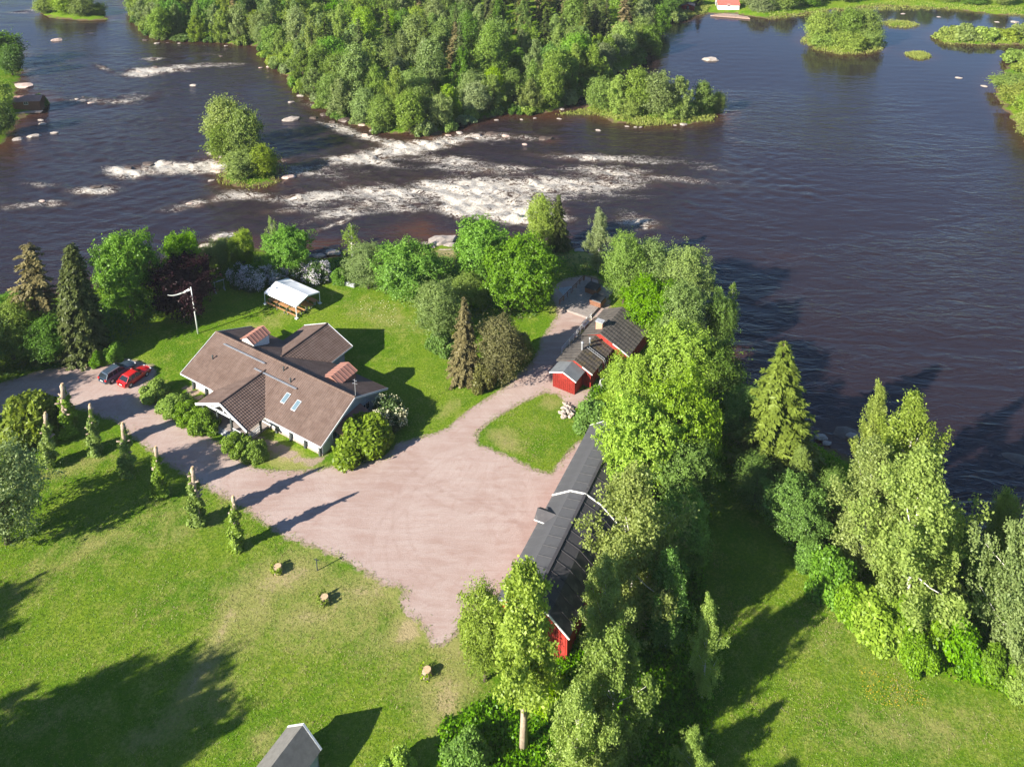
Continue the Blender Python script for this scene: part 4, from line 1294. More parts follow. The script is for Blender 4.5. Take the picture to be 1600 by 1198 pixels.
M['falured'] = simple_mat('red_board_paint', (0.33, 0.034, 0.024), 0.85, 0.16, 2.5, 0.2)
M['darkroof'] = simple_mat('black_sheet_roof', (0.078, 0.078, 0.082), 0.62, 0.10, 0.7, 0.05, dirt=(0.16, 0.155, 0.15), dirt_amt=0.5)
M['darkroof2'] = simple_mat('dark_seamed_roof', (0.056, 0.053, 0.058), 0.65, 0.12, 0.9, 0.05, dirt=(0.17, 0.16, 0.15), dirt_amt=0.55)
M['felt'] = tile_mat('weathered_dark_felt', (0.085, 0.075, 0.068), (0.125, 0.110, 0.095), tw=0.7, stripe=0.5)
M['feltmoss'] = tile_mat('mossy_dark_felt', (0.080, 0.068, 0.058), (0.120, 0.100, 0.082), moss=(0.15, 0.115, 0.05), tw=0.7, stripe=0.6)
M['slate'] = simple_mat('grey_sheet_roof', (0.150, 0.160, 0.170), 0.6, 0.1, 1.5, 0.05)
M['brick'] = simple_mat('chimney_brick', (0.45, 0.26, 0.18), 0.85, 0.2, 8, 0.3)
M['steel'] = simple_mat('grey_steel', (0.42, 0.43, 0.45), 0.45, 0.12, 4, metal=0.5)
M['canvas'] = simple_mat('white_canvas', (0.82, 0.83, 0.84), 0.75, 0.03, 1.2)
M['pine'] = simple_mat('varnished_pine', (0.42, 0.22, 0.10), 0.6, 0.18, 5)
M['deck'] = simple_mat('grey_decking', (0.27, 0.235, 0.215), 0.85, 0.16, 2.5, 0.2)
M['stone_edge'] = simple_mat('grey_flagstone', (0.33, 0.34, 0.36), 0.85, 0.25, 4, 0.3)
M['cover'] = simple_mat('black_tub_cover', (0.018, 0.022, 0.028), 0.5, 0.3, 3)
M['tubwood'] = simple_mat('tub_wood', (0.20, 0.095, 0.055), 0.75, 0.2, 4)
M['rubber'] = simple_mat('tyre_rubber', (0.02, 0.02, 0.02), 0.85, 0.2, 6)
M['rim'] = simple_mat('alloy_rim', (0.55, 0.55, 0.57), 0.35, 0.05, 4, metal=0.7)
M['carglass'] = simple_mat('car_glass', (0.015, 0.02, 0.024), 0.06, 0.1, 1, spec=0.6)
M['redlamp'] = simple_mat('red_lamp', (0.5, 0.02, 0.02), 0.2, 0.1, 4)
M['clearlamp'] = simple_mat('clear_lamp', (0.75, 0.75, 0.75), 0.15, 0.05, 4)
M['graveltile'] = simple_mat('plinth', (0.35, 0.29, 0.25), 0.9, 0.2, 3, 0.2)


def paint_mat(name, col):
    m, nt, p = new_mat(name)
    f = noise_n(nt, coords(nt), 2.0, 4)
    nt.links.new(mix_n(nt, f, tuple(c * 0.9 for c in col), tuple(c * 1.1 for c in col)), p.inputs['Base Color'])
    p.inputs['Roughness'].default_value = 0.32
    p.inputs['Coat Weight'].default_value = 0.8
    p.inputs['Coat Roughness'].default_value = 0.06
    return m


M['carred'] = paint_mat('red_car_paint', (0.50, 0.012, 0.016))
M['carblue'] = paint_mat('slate_blue_car_paint', (0.045, 0.070, 0.105))


def uv_mesh(name, faces, smooth=False):
    """faces: list of (verts, uvs)"""
    v, f, uvs = [], [], []
    for vs, us in faces:
        n = len(v)
        v += [tuple(q) for q in vs]
        f.append(tuple(range(n, n + len(vs))))
        uvs += list(us)
    me = bpy.data.meshes.new(name)
    me.from_pydata(v, [], f)
    l = me.uv_layers.new(name='UVMap')
    l.data.foreach_set('uv', np.array(uvs, np.float32).ravel())
    me.update()
    return me


def slope_faces(e0, e1, r1, r0, rows, step=0.045, th=0.16):
    """stepped courses from the eave e0-e1 up to the ridge r0-r1"""
    e0, e1, r0, r1 = (Vector(q) for q in (e0, e1, r0, r1))
    nrm = (e1 - e0).cross(r0 - e0)
    nrm.normalize()
    if nrm.z < 0:
        nrm = -nrm
    ud = (e1 - e0).normalized()
    vd = nrm.cross(ud)
    if vd.z < 0:
        vd = -vd
    if vd.length < 0.1:
        vd = Vector((0, 0, 1))

    def uv(q):
        return ((q - e0).dot(ud), (q - e0).dot(vd))
    out = []

    def quad(*qs):
        qs = list(qs)
        n2 = (qs[1] - qs[0]).cross(qs[2] - qs[0])
        if n2.dot(nrm) < 0:
            qs.reverse()
        out.append((qs, [uv(q) for q in qs]))
    for i in range(rows):
        a, b = i / rows, (i + 1) / rows
        L0, L1 = e0.lerp(r0, a), e1.lerp(r1, a)
        U0, U1 = e0.lerp(r0, b), e1.lerp(r1, b)
        if (U0 - U1).length < 1e-4:
            quad(L0 + nrm * step, L1 + nrm * step, U1)
        else:
            quad(L0 + nrm * step, L1 + nrm * step, U1, U0)
        fr = [L0 - nrm * 0.01, L1 - nrm * 0.01, L1 + nrm * step, L0 + nrm * step]
        out.append((fr, [uv(q) for q in fr]))
        for (A, B) in ((L0, U0), (U1, L1)):
            sd = [A - nrm * 0.01, A + nrm * step, B]
            out.append((sd, [uv(q) for q in sd]))
    # underside and edges
    lo = [q - nrm * th for q in (e0, e1, r1, r0)]
    hi = [e0, e1, r1, r0]
    out.append((lo[::-1], [uv(q) for q in lo[::-1]]))
    for i in range(4):
        j = (i + 1) % 4
        if (hi[i] - hi[j]).length < 1e-4:
            continue
        f = [lo[i], lo[j], hi[j], hi[i]]
        out.append((f, [uv(q) for q in f]))
    return out


def part_slope(name, parent, mat, e0, e1, r1, r0, rows=16, step=0.045, th=0.16):
    return obj(name, uv_mesh(name, slope_faces(e0, e1, r1, r0, rows, step, th)), parent, mat)


def gable_wall(mb, x0, x1, y, ze, zr, xr=None, th=0.15, z0=0.0):
    """wall in the plane y with gable top"""
    xr = (x0 + x1) / 2 if xr is None else xr
    a = [(x0, y, z0), (x1, y, z0), (x1, y, ze), (xr, y, zr), (x0, y, ze)]
    b = [(p[0], p[1] + th, p[2]) for p in a]
    n = 5
    mb.add(a + b, [(0, 1, 2, 3, 4), (9, 8, 7, 6, 5)] + [(i, i + n, (i + 1) % n + n, (i + 1) % n) for i in range(n)])


def window_part(parent, x0, x1, y0, y1, z0, z1, axis='y', out=-1, name='window', frame='white', pane='glass', bars=1):
    """window on a wall plane; axis is the wall normal, out its sign"""
    fr = MB(); pn = MB()
    t = 0.06
    if axis == 'y':
        ya, yb = sorted((y0, y0 + out * t))
        for (a, b, c, d) in ((x0, x1, z0, z0 + t), (x0, x1, z1 - t, z1), (x0, x0 + t, z0 + t, z1 - t), (x1 - t, x1, z0 + t, z1 - t)):
            fr.box(a, b, ya, yb, c, d)
        for k in range(bars):
            xm = x0 + (x1 - x0) * (k + 1) / (bars + 1)
            fr.box(xm - .025, xm + .025, ya, yb, z0 + t, z1 - t)
        pa, pb = sorted((y0, y0 + out * 0.025))
        pn.box(x0 + t, x1 - t, pa, pb, z0 + t, z1 - t)
    else:
        xa, xb = sorted((x0, x0 + out * t))
        for (a, b, c, d) in ((y0, y1, z0, z0 + t), (y0, y1, z1 - t, z1), (y0, y0 + t, z0 + t, z1 - t), (y1 - t, y1, z0 + t, z1 - t)):
            fr.box(xa, xb, a, b, c, d)
        for k in range(bars):
            ym = y0 + (y1 - y0) * (k + 1) / (bars + 1)
            fr.box(xa, xb, ym - .025, ym + .025, z0 + t, z1 - t)
        pa, pb = sorted((x0, x0 + out * 0.025))
        pn.box(pa, pb, y0 + t, y1 - t, z0 + t, z1 - t)
    w = fr.build(name, M[frame], parent)
    pn.build('pane', M[pane], w)
    return w


# ---------------------------------------------------------------- the long brown-roofed house
HA = math.atan2(-0.5248, 0.8512)
house = empty('house', (-29.7, 96.7, 0), HA)
tag(house, 'long pale house with brown tiled cross-gabled roof in the garden', 'house')
HL, HW, EZ, RZ = 12.5, 6.0, 2.3, 4.95
K = (RZ - EZ) / HW
mb = MB()
mb.box(-11.6, 11.6, -5.0, 5.0, 0.25, 2.62)
w_ = mb.build('wall', M['white'], house)
mb = MB(); mb.box(-11.7, 11.7, -5.1, 5.1, -0.3, 0.25); mb.build('plinth', M['graveltile'], house)
for sx in (-1, 1):
    mb = MB()
    xw = sx * 11.6
    a = [(xw, -5.0, 2.62), (xw, 5.0, 2.62), (xw, 0, RZ - 0.2)]
    b = [(q[0] + sx * 0.14, q[1], q[2]) for q in a]
    lo = [(xw + sx * 0.14, -5.0, 0.25), (xw + sx * 0.14, 5.0, 0.25), (xw, 5.0, 0.25), (xw, -5.0, 0.25)]
    mb.add(a + b + lo, [(0, 1, 2), (3, 5, 4), (0, 2, 5, 3), (2, 1, 4, 5), (3, 4, 7, 6), (6, 7, 8, 9)])
    mb.build('gable_wall', M['greywall'], house)
roof = part_slope('roof', house, M['tile'], (-HL, -HW, EZ), (HL, -HW, EZ), (HL, 0, RZ), (-HL, 0, RZ), 17)
part_slope('back_slope', roof, M['tile'], (HL, HW, EZ), (-HL, HW, EZ), (-HL, 0.01, RZ), (HL, 0.01, RZ), 17)
mb = MB()
for k in range(60):
    x0 = -HL + 2 * HL * k / 60
    mb.tube([(x0, 0, RZ + 0.02), (x0 + 2 * HL / 60 * 1.04, 0, RZ + 0.045)], [0.13, 0.15], 8)
mb.build('ridge_tile_row', M['tile'], roof)
for sx in (-1, 1):
    mb = MB()
    for sy in (-1, 1):
        mb.bar((sx * (HL + .03), sy * HW, EZ - 0.06), (sx * (HL + .03), 0, RZ - 0.06), 0.06, 0.26)
    mb.build('bargeboard', M['greywhite'], roof)
mb = MB(); mb.bar((-HL, -HW - .04, EZ - .06), (-6.4, -HW - .04, EZ - .06), 0.12, 0.12); mb.build('gutter', M['greywhite'], roof); mb = MB(); mb.bar((3.5, -HW - .04, EZ - .06), (HL, -HW - .04, EZ - .06), 0.12, 0.12)
mb.build('gutter', M['greywhite'], roof)
# porch and rear wing
PA, PH, PZ = -1.4, 4.57, 4.25
BK = -(RZ - PZ) / K
porch = part_slope('porch_roof', house, M['tile'], (PA - PH, -HW, EZ + .02), (PA - PH, -8.8, EZ + .02), (PA, -8.8, PZ + .02), (PA, BK, PZ + .02), 13)
part_slope('porch_slope', porch, M['tile'], (PA + PH, -8.8, EZ + .02), (PA + PH, -HW, EZ + .02), (PA, BK, PZ + .02), (PA, -8.8, PZ + .02), 13)
mb = MB(); mb.tube([(PA, -8.85, PZ + .05), (PA, BK + .1, PZ + .05)], [.12, .12], 8); mb.build('ridge_tile_row', M['tile'], porch)
mb = MB()
for sx in (-1, 1):
    mb.bar((PA + sx * (PH + .05), -8.86, EZ - .02), (PA, -8.86, PZ - .02), 0.07, 0.28)
mb.build('bargeboard', M['white'], porch)
wa = -1.7
wing = part_slope('wing_roof', house, M['tile'], (wa - 4.5, 10.1, EZ + .03), (wa - 4.5, HW, EZ + .03), (wa, -BK, PZ + .03), (wa, 10.1, PZ + .03), 13)
part_slope('wing_slope', wing, M['tile'], (wa + 4.5, HW, EZ + .03), (wa + 4.5, 10.1, EZ + .03), (wa, 10.1, PZ + .03), (wa, -BK, PZ + .03), 13)
mb = MB(); mb.tube([(wa, -BK - .1, PZ + .06), (wa, 10.15, PZ + .06)], [.12, .12], 8); mb.build('ridge_tile_row', M['tile'], wing)
mb = MB(); mb.box(wa - 3.7, wa + 3.7, 5.0, 9.2, 0, 2.55); gable_wall(mb, wa - 3.7, wa + 3.7, 9.2, 2.55, PZ - .25)
mb.build('wing_wall', M['greywall'], house)
mb = MB()
for sx in (-1, 1):
    mb.bar((wa + sx * 4.55, 10.15, EZ - .03), (wa, 10.15, PZ - .03), .07, .26)
mb.bar((wa + 4.53, HW, EZ - .04), (wa + 4.53, 10.1, EZ - .04), .08, .16)
mb.build('bargeboard', M['greywhite'], wing)
# porch timber: posts, beams, rails and steps
for (x, y) in ((PA - 3.9, -8.3), (PA - 1.25, -8.3), (PA + 1.25, -8.3), (PA + 3.9, -8.3), (PA + 3.9, -6.2), (PA - 3.9, -6.2)):
    mb = MB(); mb.box(x - .11, x + .11, y - .11, y + .11, 0, 2.5); mb.build('porch_post', M['darkpost'], house)
mb = MB()
mb.bar((PA - 4.2, -8.3, 2.42), (PA + 4.2, -8.3, 2.42), .16, .2)
mb.bar((PA - 2.2, -8.3, 2.5), (PA, -8.3, 3.7), .12); mb.bar((PA + 2.2, -8.3, 2.5), (PA, -8.3, 3.7), .12)
mb.bar((PA, -8.3, 2.5), (PA, -8.3, 3.9), .14)
mb.build('porch_truss', M['greywhite'], house)
for (x0, x1, y0, y1) in ((PA - 3.8, PA - 1.35, -8.3, -8.3), (PA + 1.35, PA + 3.8, -8.3, -8.3), (PA + 3.9, PA + 3.9, -8.2, -6.3), (PA - 3.9, PA - 3.9, -8.2, -6.3)):
    mb = MB()
    for z in (.55, 1.0):
        mb.bar((x0, y0, z), (x1, y1, z), .07, .1)
    n = 9
    for k in range(n):
        t = (k + .5) / n
        mb.bar((x0 + (x1 - x0) * t, y0 + (y1 - y0) * t, .3), (x0 + (x1 - x0) * t, y0 + (y1 - y0) * t, 1.0), .05)
    mb.build('porch_rail', M['greywhite'], house)
mb = MB(); mb.box(PA - 4.0, PA + 4.0, -8.4, -5.15, 0, .3); mb.build('porch_floor', M['deck'], house)
mb = MB(); mb.box(PA - 1.2, PA + 1.2, -9.0, -8.42, 0, .16); mb.box(PA - 1.2, PA + 1.2, -8.7, -8.41, .16, .29); mb.build('step', M['stone_edge'], house)
mb = MB(); mb.box(PA - .6, PA + .6, -5.06, -5.0, .3, 2.3); mb.build('door', M['darkpost'], house)
for x in (-11.2, -8.7, 4.2, 6.6, 9.0, 11.4):
    mb = MB(); mb.box(x - .14, x + .14, -5.32, -5.03, 0, 2.6); mb.build('post', M['darkpost'], house)
for x in (-10.7, -8.0, 4.8, 7.1, 9.5):
    window_part(house, x, x + 1.5, -5.0, 0, 1.0, 2.1, 'y', -1)
for y in (-3.4, 1.8):
    window_part(house, 11.75, 0, y, y + 1.5, 1.0, 2.1, 'x', 1, frame='greywhite')
# canopy on the shaded gable
cn = part_slope('canopy', house, M['copper_roof'], (13.6, -3.4, 2.15), (13.6, 1.6, 2.15), (11.76, 1.6, 2.75), (11.76, -3.4, 2.75), 1, 0.01, .08)
mb = MB(); mb.bar((13.63, -3.4, 2.1), (13.63, 1.6, 2.1), .05, .14); mb.build('fascia', M['greywhite'], cn)
for y in (-3.2, 1.4):
    mb = MB(); mb.box(13.4, 13.5, y - .05, y + .05, 0, 2.1); mb.build('canopy_post', M['greywhite'], house)


def lantern(x, y0, y1, hw, zb, ze, zr, wall):
    mb = MB(); mb.box(x - hw + .18, x + hw - .18, y0 + .2, y1 - .2, zb, ze + 0.02)
    for y in (y0 + .2, y1 - .3):
        gable_wall(mb, x - hw + .18, x + hw - .18, y, ze + .02, zr - .12, None, .1, ze)
    v = mb.build('roof_vent_house', M[wall], house)
    for sx in (-1, 1):
        q = MB()
        q.slab([(x + sx * hw, y0, ze), (x + sx * hw, y1, ze), (x, y1, zr), (x, y0, zr)], .06)
        for k in range(7):
            yy = y0 + (y1 - y0) * k / 6
            q.bar((x + sx * hw, yy, ze + .03), (x, yy, zr + .03), .04, .05)
        q.build('cap_slope', M['copper_roof'], v)


lantern(-7.1, 0.55, 3.6, 1.3, 3.6, 5.05, 5.75, 'white')
lantern(7.1, 1.5, 4.8, 1.5, 2.6, 4.1, 4.75, 'copper_roof')
for (x, y) in ((4.0, -3.3), (6.0, -3.5)):
    zz = RZ + y * K
    mb = MB()
    mb.slab([(x - .34, y - .62, zz - .62 * K + .10), (x + .34, y - .62, zz - .62 * K + .10), (x + .34, y + .62, zz + .62 * K + .10), (x - .34, y + .62, zz + .62 * K + .10)], .12)
    s = mb.build('skylight', M['greywhite'], house)
    mb = MB()
    mb.slab([(x - .28, y - .55, zz - .55 * K + .115), (x + .28, y - .55, zz - .55 * K + .115), (x + .28, y + .55, zz + .55 * K + .115), (x - .28, y + .55, zz + .55 * K + .115)], .02)
    mb.build('pane', M['skyglass'], s)
for (x0, x1, y) in ((-9.8, -2.0, -1.0), (-2.9, 4.6, -2.0)):
    z = RZ + y * K
    mb = MB(); mb.bar((x0, y, z + .22), (x1, y, z + .22), .22, .05)
    for k in range(8):
        xx = x0 + (x1 - x0) * (k + .5) / 8
        mb.bar((xx, y, z), (xx, y, z + .22), .05)
    mb.build('roof_walkway', M['steel'], house)
for (x, y) in ((-9.7, -3.0), (1.1, -.7), (3.1, -1.5)):
    z = RZ + y * K
    mb = MB(); mb.tube([(x, y, z - .1), (x, y, z + .5)], [.09, .09], 8); mb.tube([(x, y, z + .5), (x, y, z + .62)], [.16, .05], 8)
    mb.build('vent_pipe', M['darkpost'], house)
mb = MB(); mb.bar((12.3, .3, RZ - .2), (12.3, .3, RZ + 2.3), .05)
mb.bar((11.9, .3, RZ + 1.6), (12.7, .3, RZ + 1.75), .03); mb.bar((12.3, -.1, RZ + 1.9), (12.3, .7, RZ + 1.9), .03); mb.bar((12.0, .3, RZ + 2.1), (12.6, .3, RZ + 2.1), .03)
mb.build('antenna', M['steel'], house)

# ---------------------------------------------------------------- long black-roofed barn
BTH = 0.44
D = Vector((-math.sin(BTH), -math.cos(BTH), 0))          # towards the near gable
barn = empty('barn', (12.59, 85.41, 0), math.atan2(D.y, D.x))
tag(barn, 'long red barn with black seamed sheet roof beside the gravel yard', 'barn')
# local x runs from the far gable (0) to the near one, local y points right in the photograph
BL = 25.2
PROF = [(-3.72, 3.62), (-1.67, 5.0), (0.0, 5.28), (1.68, 4.65), (3.62, 3.02)]
mb = MB()
mb.box(.35, BL - .35, -3.35, 3.3, -0.3, 3.0)
mb.build('wall', M['falured'], barn)
for xe, sx in ((.35, -1), (BL - .35, 1)):
    mb = MB()
    pr = [(-3.36, 0), (3.31, 0), (3.31, 3.05), (1.68, 4.45), (0, 5.08), (-1.67, 4.8), (-3.36, 3.65)]
    a = [(xe, q[0], q[1]) for q in pr]; b = [(xe + sx * .12, q[0], q[1]) for q in pr]
    mb.add(a + b, [tuple(range(7)), tuple(range(13, 6, -1))] + [(i, i + 7, (i + 1) % 7 + 7, (i + 1) % 7) for i in range(7)])
    g = mb.build('gable_wall', M['falured'], barn)
    mb = MB()
    for k in range(14):
        yy = -3.2 + 6.3 * k / 13
        zt = np.interp(yy, [q[0] for q in PROF], [q[1] for q in PROF]) - .3
        mb.box(min(xe, xe + sx * .16), max(xe, xe + sx * .16), yy - .035, yy + .035, 0.02, zt)
    mb.build('batten_row', M['falured'], g)
NP = 20
for s in range(4):
    (ya, za), (yb, zb) = PROF[s], PROF[s + 1]
    pl = BL / NP
    mb = MB()
    mb.slab([(0.004, ya, za), (pl - .004, ya, za), (pl - .004, yb, zb), (0.004, yb, zb)], .07)
    if s >= 1:
        mb.bar((0.03, ya, za + .03), (.03, yb, zb + .03), .045, .06)
    me = mb.mesh('roof_panel')
    me.materials.append(M['darkroof'] if s < 2 else M['darkroof2'])
    for k in range(NP):
        o = obj('roof_panel', me, barn)
        o.location = (k * pl, 0, 0)
mb = MB(); mb.bar((0, 0, 5.33), (BL, 0, 5.33), .3, .05)
mb.build('ridge_cap', M['darkroof2'], barn)
for xx, mt in ((-.05, 'white'), (11.6, 'white'), (BL + .05, 'white')):
    mb = MB()
    dz = .06 if 5 < xx < 20 else -.08
    for s in range(4):
        mb.bar((xx, PROF[s][0], PROF[s][1] + dz), (xx, PROF[s + 1][0], PROF[s + 1][1] + dz), .09, .12 if dz > 0 else .16)
    mb.build('bargeboard' if dz < 0 else 'fire_break_board', M[mt], barn)
# gabled dormer on the yard side
dx = 14.9
mb = MB(); mb.box(dx - .6, dx + .6, -3.75, -1.9, 2.4, 4.35); d_ = mb.build('dormer', M['darkpost'], barn)
mb = MB()
for sx in (-1, 1):
    mb.slab([(dx + sx * .85, -4.0, 4.2), (dx + sx * .85, -1.7, 4.2), (dx, -1.7, 4.85), (dx, -4.0, 4.85)], .08)
mb.build('dormer_roof', M['darkroof2'], d_)
mb = MB()
mb.bar((dx + .88, -4.0, 4.14), (dx + .88, -2.2, 4.14), .05, .1)
mb.build('fascia', M['white'], d_)
# lean-to strip on the river side
mb = MB(); mb.box(4.5, 17.6, 3.4, 5.2, 0, 2.35); l_ = mb.build('lean_to', M['falured'], barn)
mb = MB(); mb.slab([(4.2, 3.4, 2.98), (17.9, 3.4, 2.98), (17.9, 5.6, 2.25), (4.2, 5.6, 2.25)], .08); mb.build('lean_to_roof', M['darkroof2'], l_)
mb = MB(); mb.bar((17.93, 3.45, 2.9), (17.93, 5.6, 2.2), .05, .16); mb.build('bargeboard', M['white'], l_)

# ---------------------------------------------------------------- red cottage in three steps
Cd = Vector((0.527, 0.85, 0)).normalized()
cot = empty('cottage', (8.23, 99.25, 0), math.atan2(Cd.y, Cd.x))
tag(cot, 'red boarded cottage with dark stepped roofs beside the gravel path', 'cottage')
# local x: away from the yard, local -y: right in the photograph


def red_block(nm, x0, x1, yl, yr, zl, zr_, yr0, zrid, mat_l, mat_r, rows=6):
    """yl: left eave, yr: right eave (negative), ridge at yr0"""
    mb = MB(); mb.box(x0 + .3, x1 - .1, yr + .35, yl - .35, -.2, min(zl, zr_) + .02)
    for xe in (x0 + .3, x1 - .22):
        a = [(xe, yr + .35, 0), (xe, yl - .35, 0), (xe, yl - .35, zl + .05), (xe, yr0, zrid - .12), (xe, yr + .35, zr_ + .05)]
        b = [(q[0] + .12, q[1], q[2]) for q in a]
        mb.add(a + b, [(4, 3, 2, 1, 0), (5, 6, 7, 8, 9)] + [(i, i + 5, (i + 1) % 5 + 5, (i + 1) % 5) for i in range(5)])
    wl = mb.build(nm, M['falured'], cot)
    mb = MB()
    for k in range(12):
        yy = yr + .4 + (yl - yr - .8) * k / 11
        zt = np.interp(yy, [yr, yr0, yl], [zr_, zrid, zl]) - .12
        mb.box(x0 + .26, x0 + .3, yy - .03, yy + .03, 0.02, zt)
    mb.build('batten_row', M['falured'], wl)
    part_slope('left_slope', wl, M[mat_l], (x1, yl, zl), (x0, yl, zl), (x0, yr0, zrid), (x1, yr0, zrid), rows, .02, .1)
    part_slope('right_slope', wl, M[mat_r], (x0, yr, zr_), (x1, yr, zr_), (x1, yr0, zrid), (x0, yr0, zrid), rows, .02, .1)
    mb = MB()
    if nm == 'front_room':
        mb.bar((x0 - .03, yl, zl - .06), (x0 - .03, yr0, zrid - .06), .05, .15)
    ta = 0.0 if nm == 'front_room' else 0.45
    mb.bar((x0 - .03, yr, zr_ - .06), (x0 - .03, yr + (yr0 - yr) * (1 - ta), zr_ + (zrid - zr_) * (1 - ta) - .06), .05, .14)
    mb.build('bargeboard', M['white'], wl)
    return wl


def cl(p):
    q = p - Vector((8.23, 99.25, 0))
    return q.dot(Cd), q.dot(Vector((-Cd.y, Cd.x, 0)))


f0 = cl(Vector((6.65, 97.5, 0)))
red_block('front_room', f0[0], 0.25, f0[1] + 2.0, f0[1] - 1.95, 2.25, 2.25, f0[1], 3.0, 'slate', 'slate', 1)
mid_ = red_block('middle_room', 0, 6.8, 2.75, -2.7, 2.4, 2.35, 0, 3.5, 'felt', 'feltmoss', 8)
r0 = cl(Vector((12.06, 103.96, 0)))
rear = red_block('rear_room', r0[0] + .05, r0[0] + 7.4, r0[1] + 2.9, r0[1] - 4.4, 2.95, 2.3, r0[1], 4.25, 'felt', 'felt', 10)
mb = MB(); cx, cy = r0[0] + 1.6, r0[1] + .75
mb.box(cx - .35, cx + .35, cy - .5, cy + .5, 3.2, 4.95)
ch = mb.build('chimney', M['brick'], cot)
mb = MB(); mb.box(cx - .42, cx + .42, cy - .57, cy + .57, 4.95, 5.05); mb.build('chimney_cap', M['stone_edge'], ch)
for k, (x, y, r, h) in enumerate(((2.6, .15, .16, 1.1), (4.4, -.1, .13, .75), (3.7, -.35, .08, .5))):
    mb = MB(); z = 3.5 - abs(y) * .4
    mb.tube([(x, y, z - .1), (x, y, z + h)], [r, r], 8); mb.tube([(x, y, z + h), (x, y, z + h + .12)], [r * 1.4, r * .6], 8)
    mb.build('flue_pipe', M['steel'], cot)
mb = MB()
for s in (-.18, .18):
    mb.bar((3.4 + s, -.2, 3.55), (3.4 + s, -2.75, 2.52), .05, .06)
    mb.bar((3.4 + s, -2.75, 2.52), (3.4 + s, -3.5, 0.05), .05, .06)
for k in range(9):
    t = k / 8
    mb.bar((3.22, -.2 - 2.55 * t, 3.55 - 1.03 * t), (3.58, -.2 - 2.55 * t, 3.55 - 1.03 * t), .04)
for k in range(8):
    t = (k + .5) / 8
    mb.bar((3.22, -2.75 - .75 * t, 2.52 - 2.47 * t), (3.58, -2.75 - .75 * t, 2.52 - 2.47 * t), .04)
ld = mb.build('roof_ladder', M['steel'], cot)
window_part(cot, 2.6, 3.6, -2.36, 0, 1.0, 1.9, 'y', -1)
window_part(cot, 4.6, 5.6, -2.36, 0, 1.0, 1.9, 'y', -1)
window_part(cot, 1.0, 2.0, 2.41, 0, 1.0, 1.9, 'y', 1)

# white railing along the path side of the cottage
ra, rb = W(878, 553, 0), W(924, 500, 0)
rail = empty('railing', ra, math.atan2(rb.y - ra.y, rb.x - ra.x))
tag(rail, 'white wooden railing along the path side of the red cottage', 'railing')
RLn = (rb - ra).length
for k in range(9):
    x = RLn * k / 8
    mb = MB(); mb.box(x - .05, x + .05, -.05, .05, 0, 1.1); mb.build('post', M['white'], rail)
for z in (.45, .75, 1.05):
    mb = MB(); mb.bar((0, 0, z), (RLn, 0, z), .05, .1); mb.build('rail', M['white'], rail)
for k in range(4):
    x0 = RLn * (4 + k) / 8
    mb = MB()
    mb.bar((x0, .04, .2), (x0 + RLn / 8, .04, 1.0), .04, .06); mb.bar((x0 + RLn / 8, -.04, .2), (x0, -.04, 1.0), .04, .06)
    mb.build('cross_brace', M['white'], rail)
# stair canopy of white laths at the upper end
tb = W(915, 510, 0)
tr_ = empty('trellis_bench', tb, math.atan2(Cd.y, Cd.x))
tag(tr_, 'white slatted garden bench beside the railing and cottage', 'bench')
mb = MB(); mb.box(-.9, .9, -.25, .25, .42, .47); mb.build('seat', M['white'], tr_)
for k in range(7):
    mb = MB(); x = -.8 + 1.6 * k / 6; mb.box(x - .06, x + .06, .22, .26, .5, 1.0); mb.build('slat', M['white'], tr_)
for sx in (-.8, .8):
    for sy in (-.2, .2):
        mb = MB(); mb.box(sx - .04, sx + .04, sy - .04, sy + .04, 0, .42); mb.build('leg', M['white'], tr_)

# ---------------------------------------------------------------- deck with two covered tubs
DA = math.atan2(0.85, 0.527)
dk = empty('timber_deck', W(912, 462, 0), DA - math.pi / 2)
tag(dk, 'grey timber deck with railing at the end of the gravel path', 'deck')
mb = MB(); mb.box(-1.9, 3.6, -5.2, 3.6, 0.03, .32)
fl_ = mb.build('floor', M['deck'], dk)
for k in range(24):
    mb = MB(); x = -1.9 + 5.5 * k / 24
    mb.box(x + .008, x + 5.5 / 24 - .008, -5.2, 3.6, .322, .352); mb.build('plank', M['deck'], fl_)
for (y0, y1) in ((3.3, -.4), (-.9, -4.6)):
    mb = MB(); mb.bar((-1.75, y0, 1.2), (-1.75, y1, 1.2), .12, .06)
    mb.bar((-1.75, y0, .8), (-1.75, y1, .8), .05, .08)
    for k in range(4):
        y = y0 + (y1 - y0) * k / 3
        mb.box(-1.8, -1.7, y - .05, y + .05, .3, 1.2)
    mb.build('railing', M['tubwood'], dk)
mb = MB(); mb.bar((-1.7, 3.5, 1.2), (3.5, 3.5, 1.2), .1, .06)
for k in range(5):
    mb.box(-1.75 + 1.3 * k, -1.65 + 1.3 * k, 3.45, 3.55, .3, 1.2)
mb.build('railing', M['tubwood'], dk)
pv = MB()
pv.slab([W(871, 450, 0.045), W(893, 447, 0.045), W(912, 470, .045), W(932, 491, .045), W(918, 498, .045), W(893, 478, .045)], .05)
tag(pv.build('flagstone_path', M['stone_edge']), 'grey flagstone strip along the left side of the timber deck', 'paving')
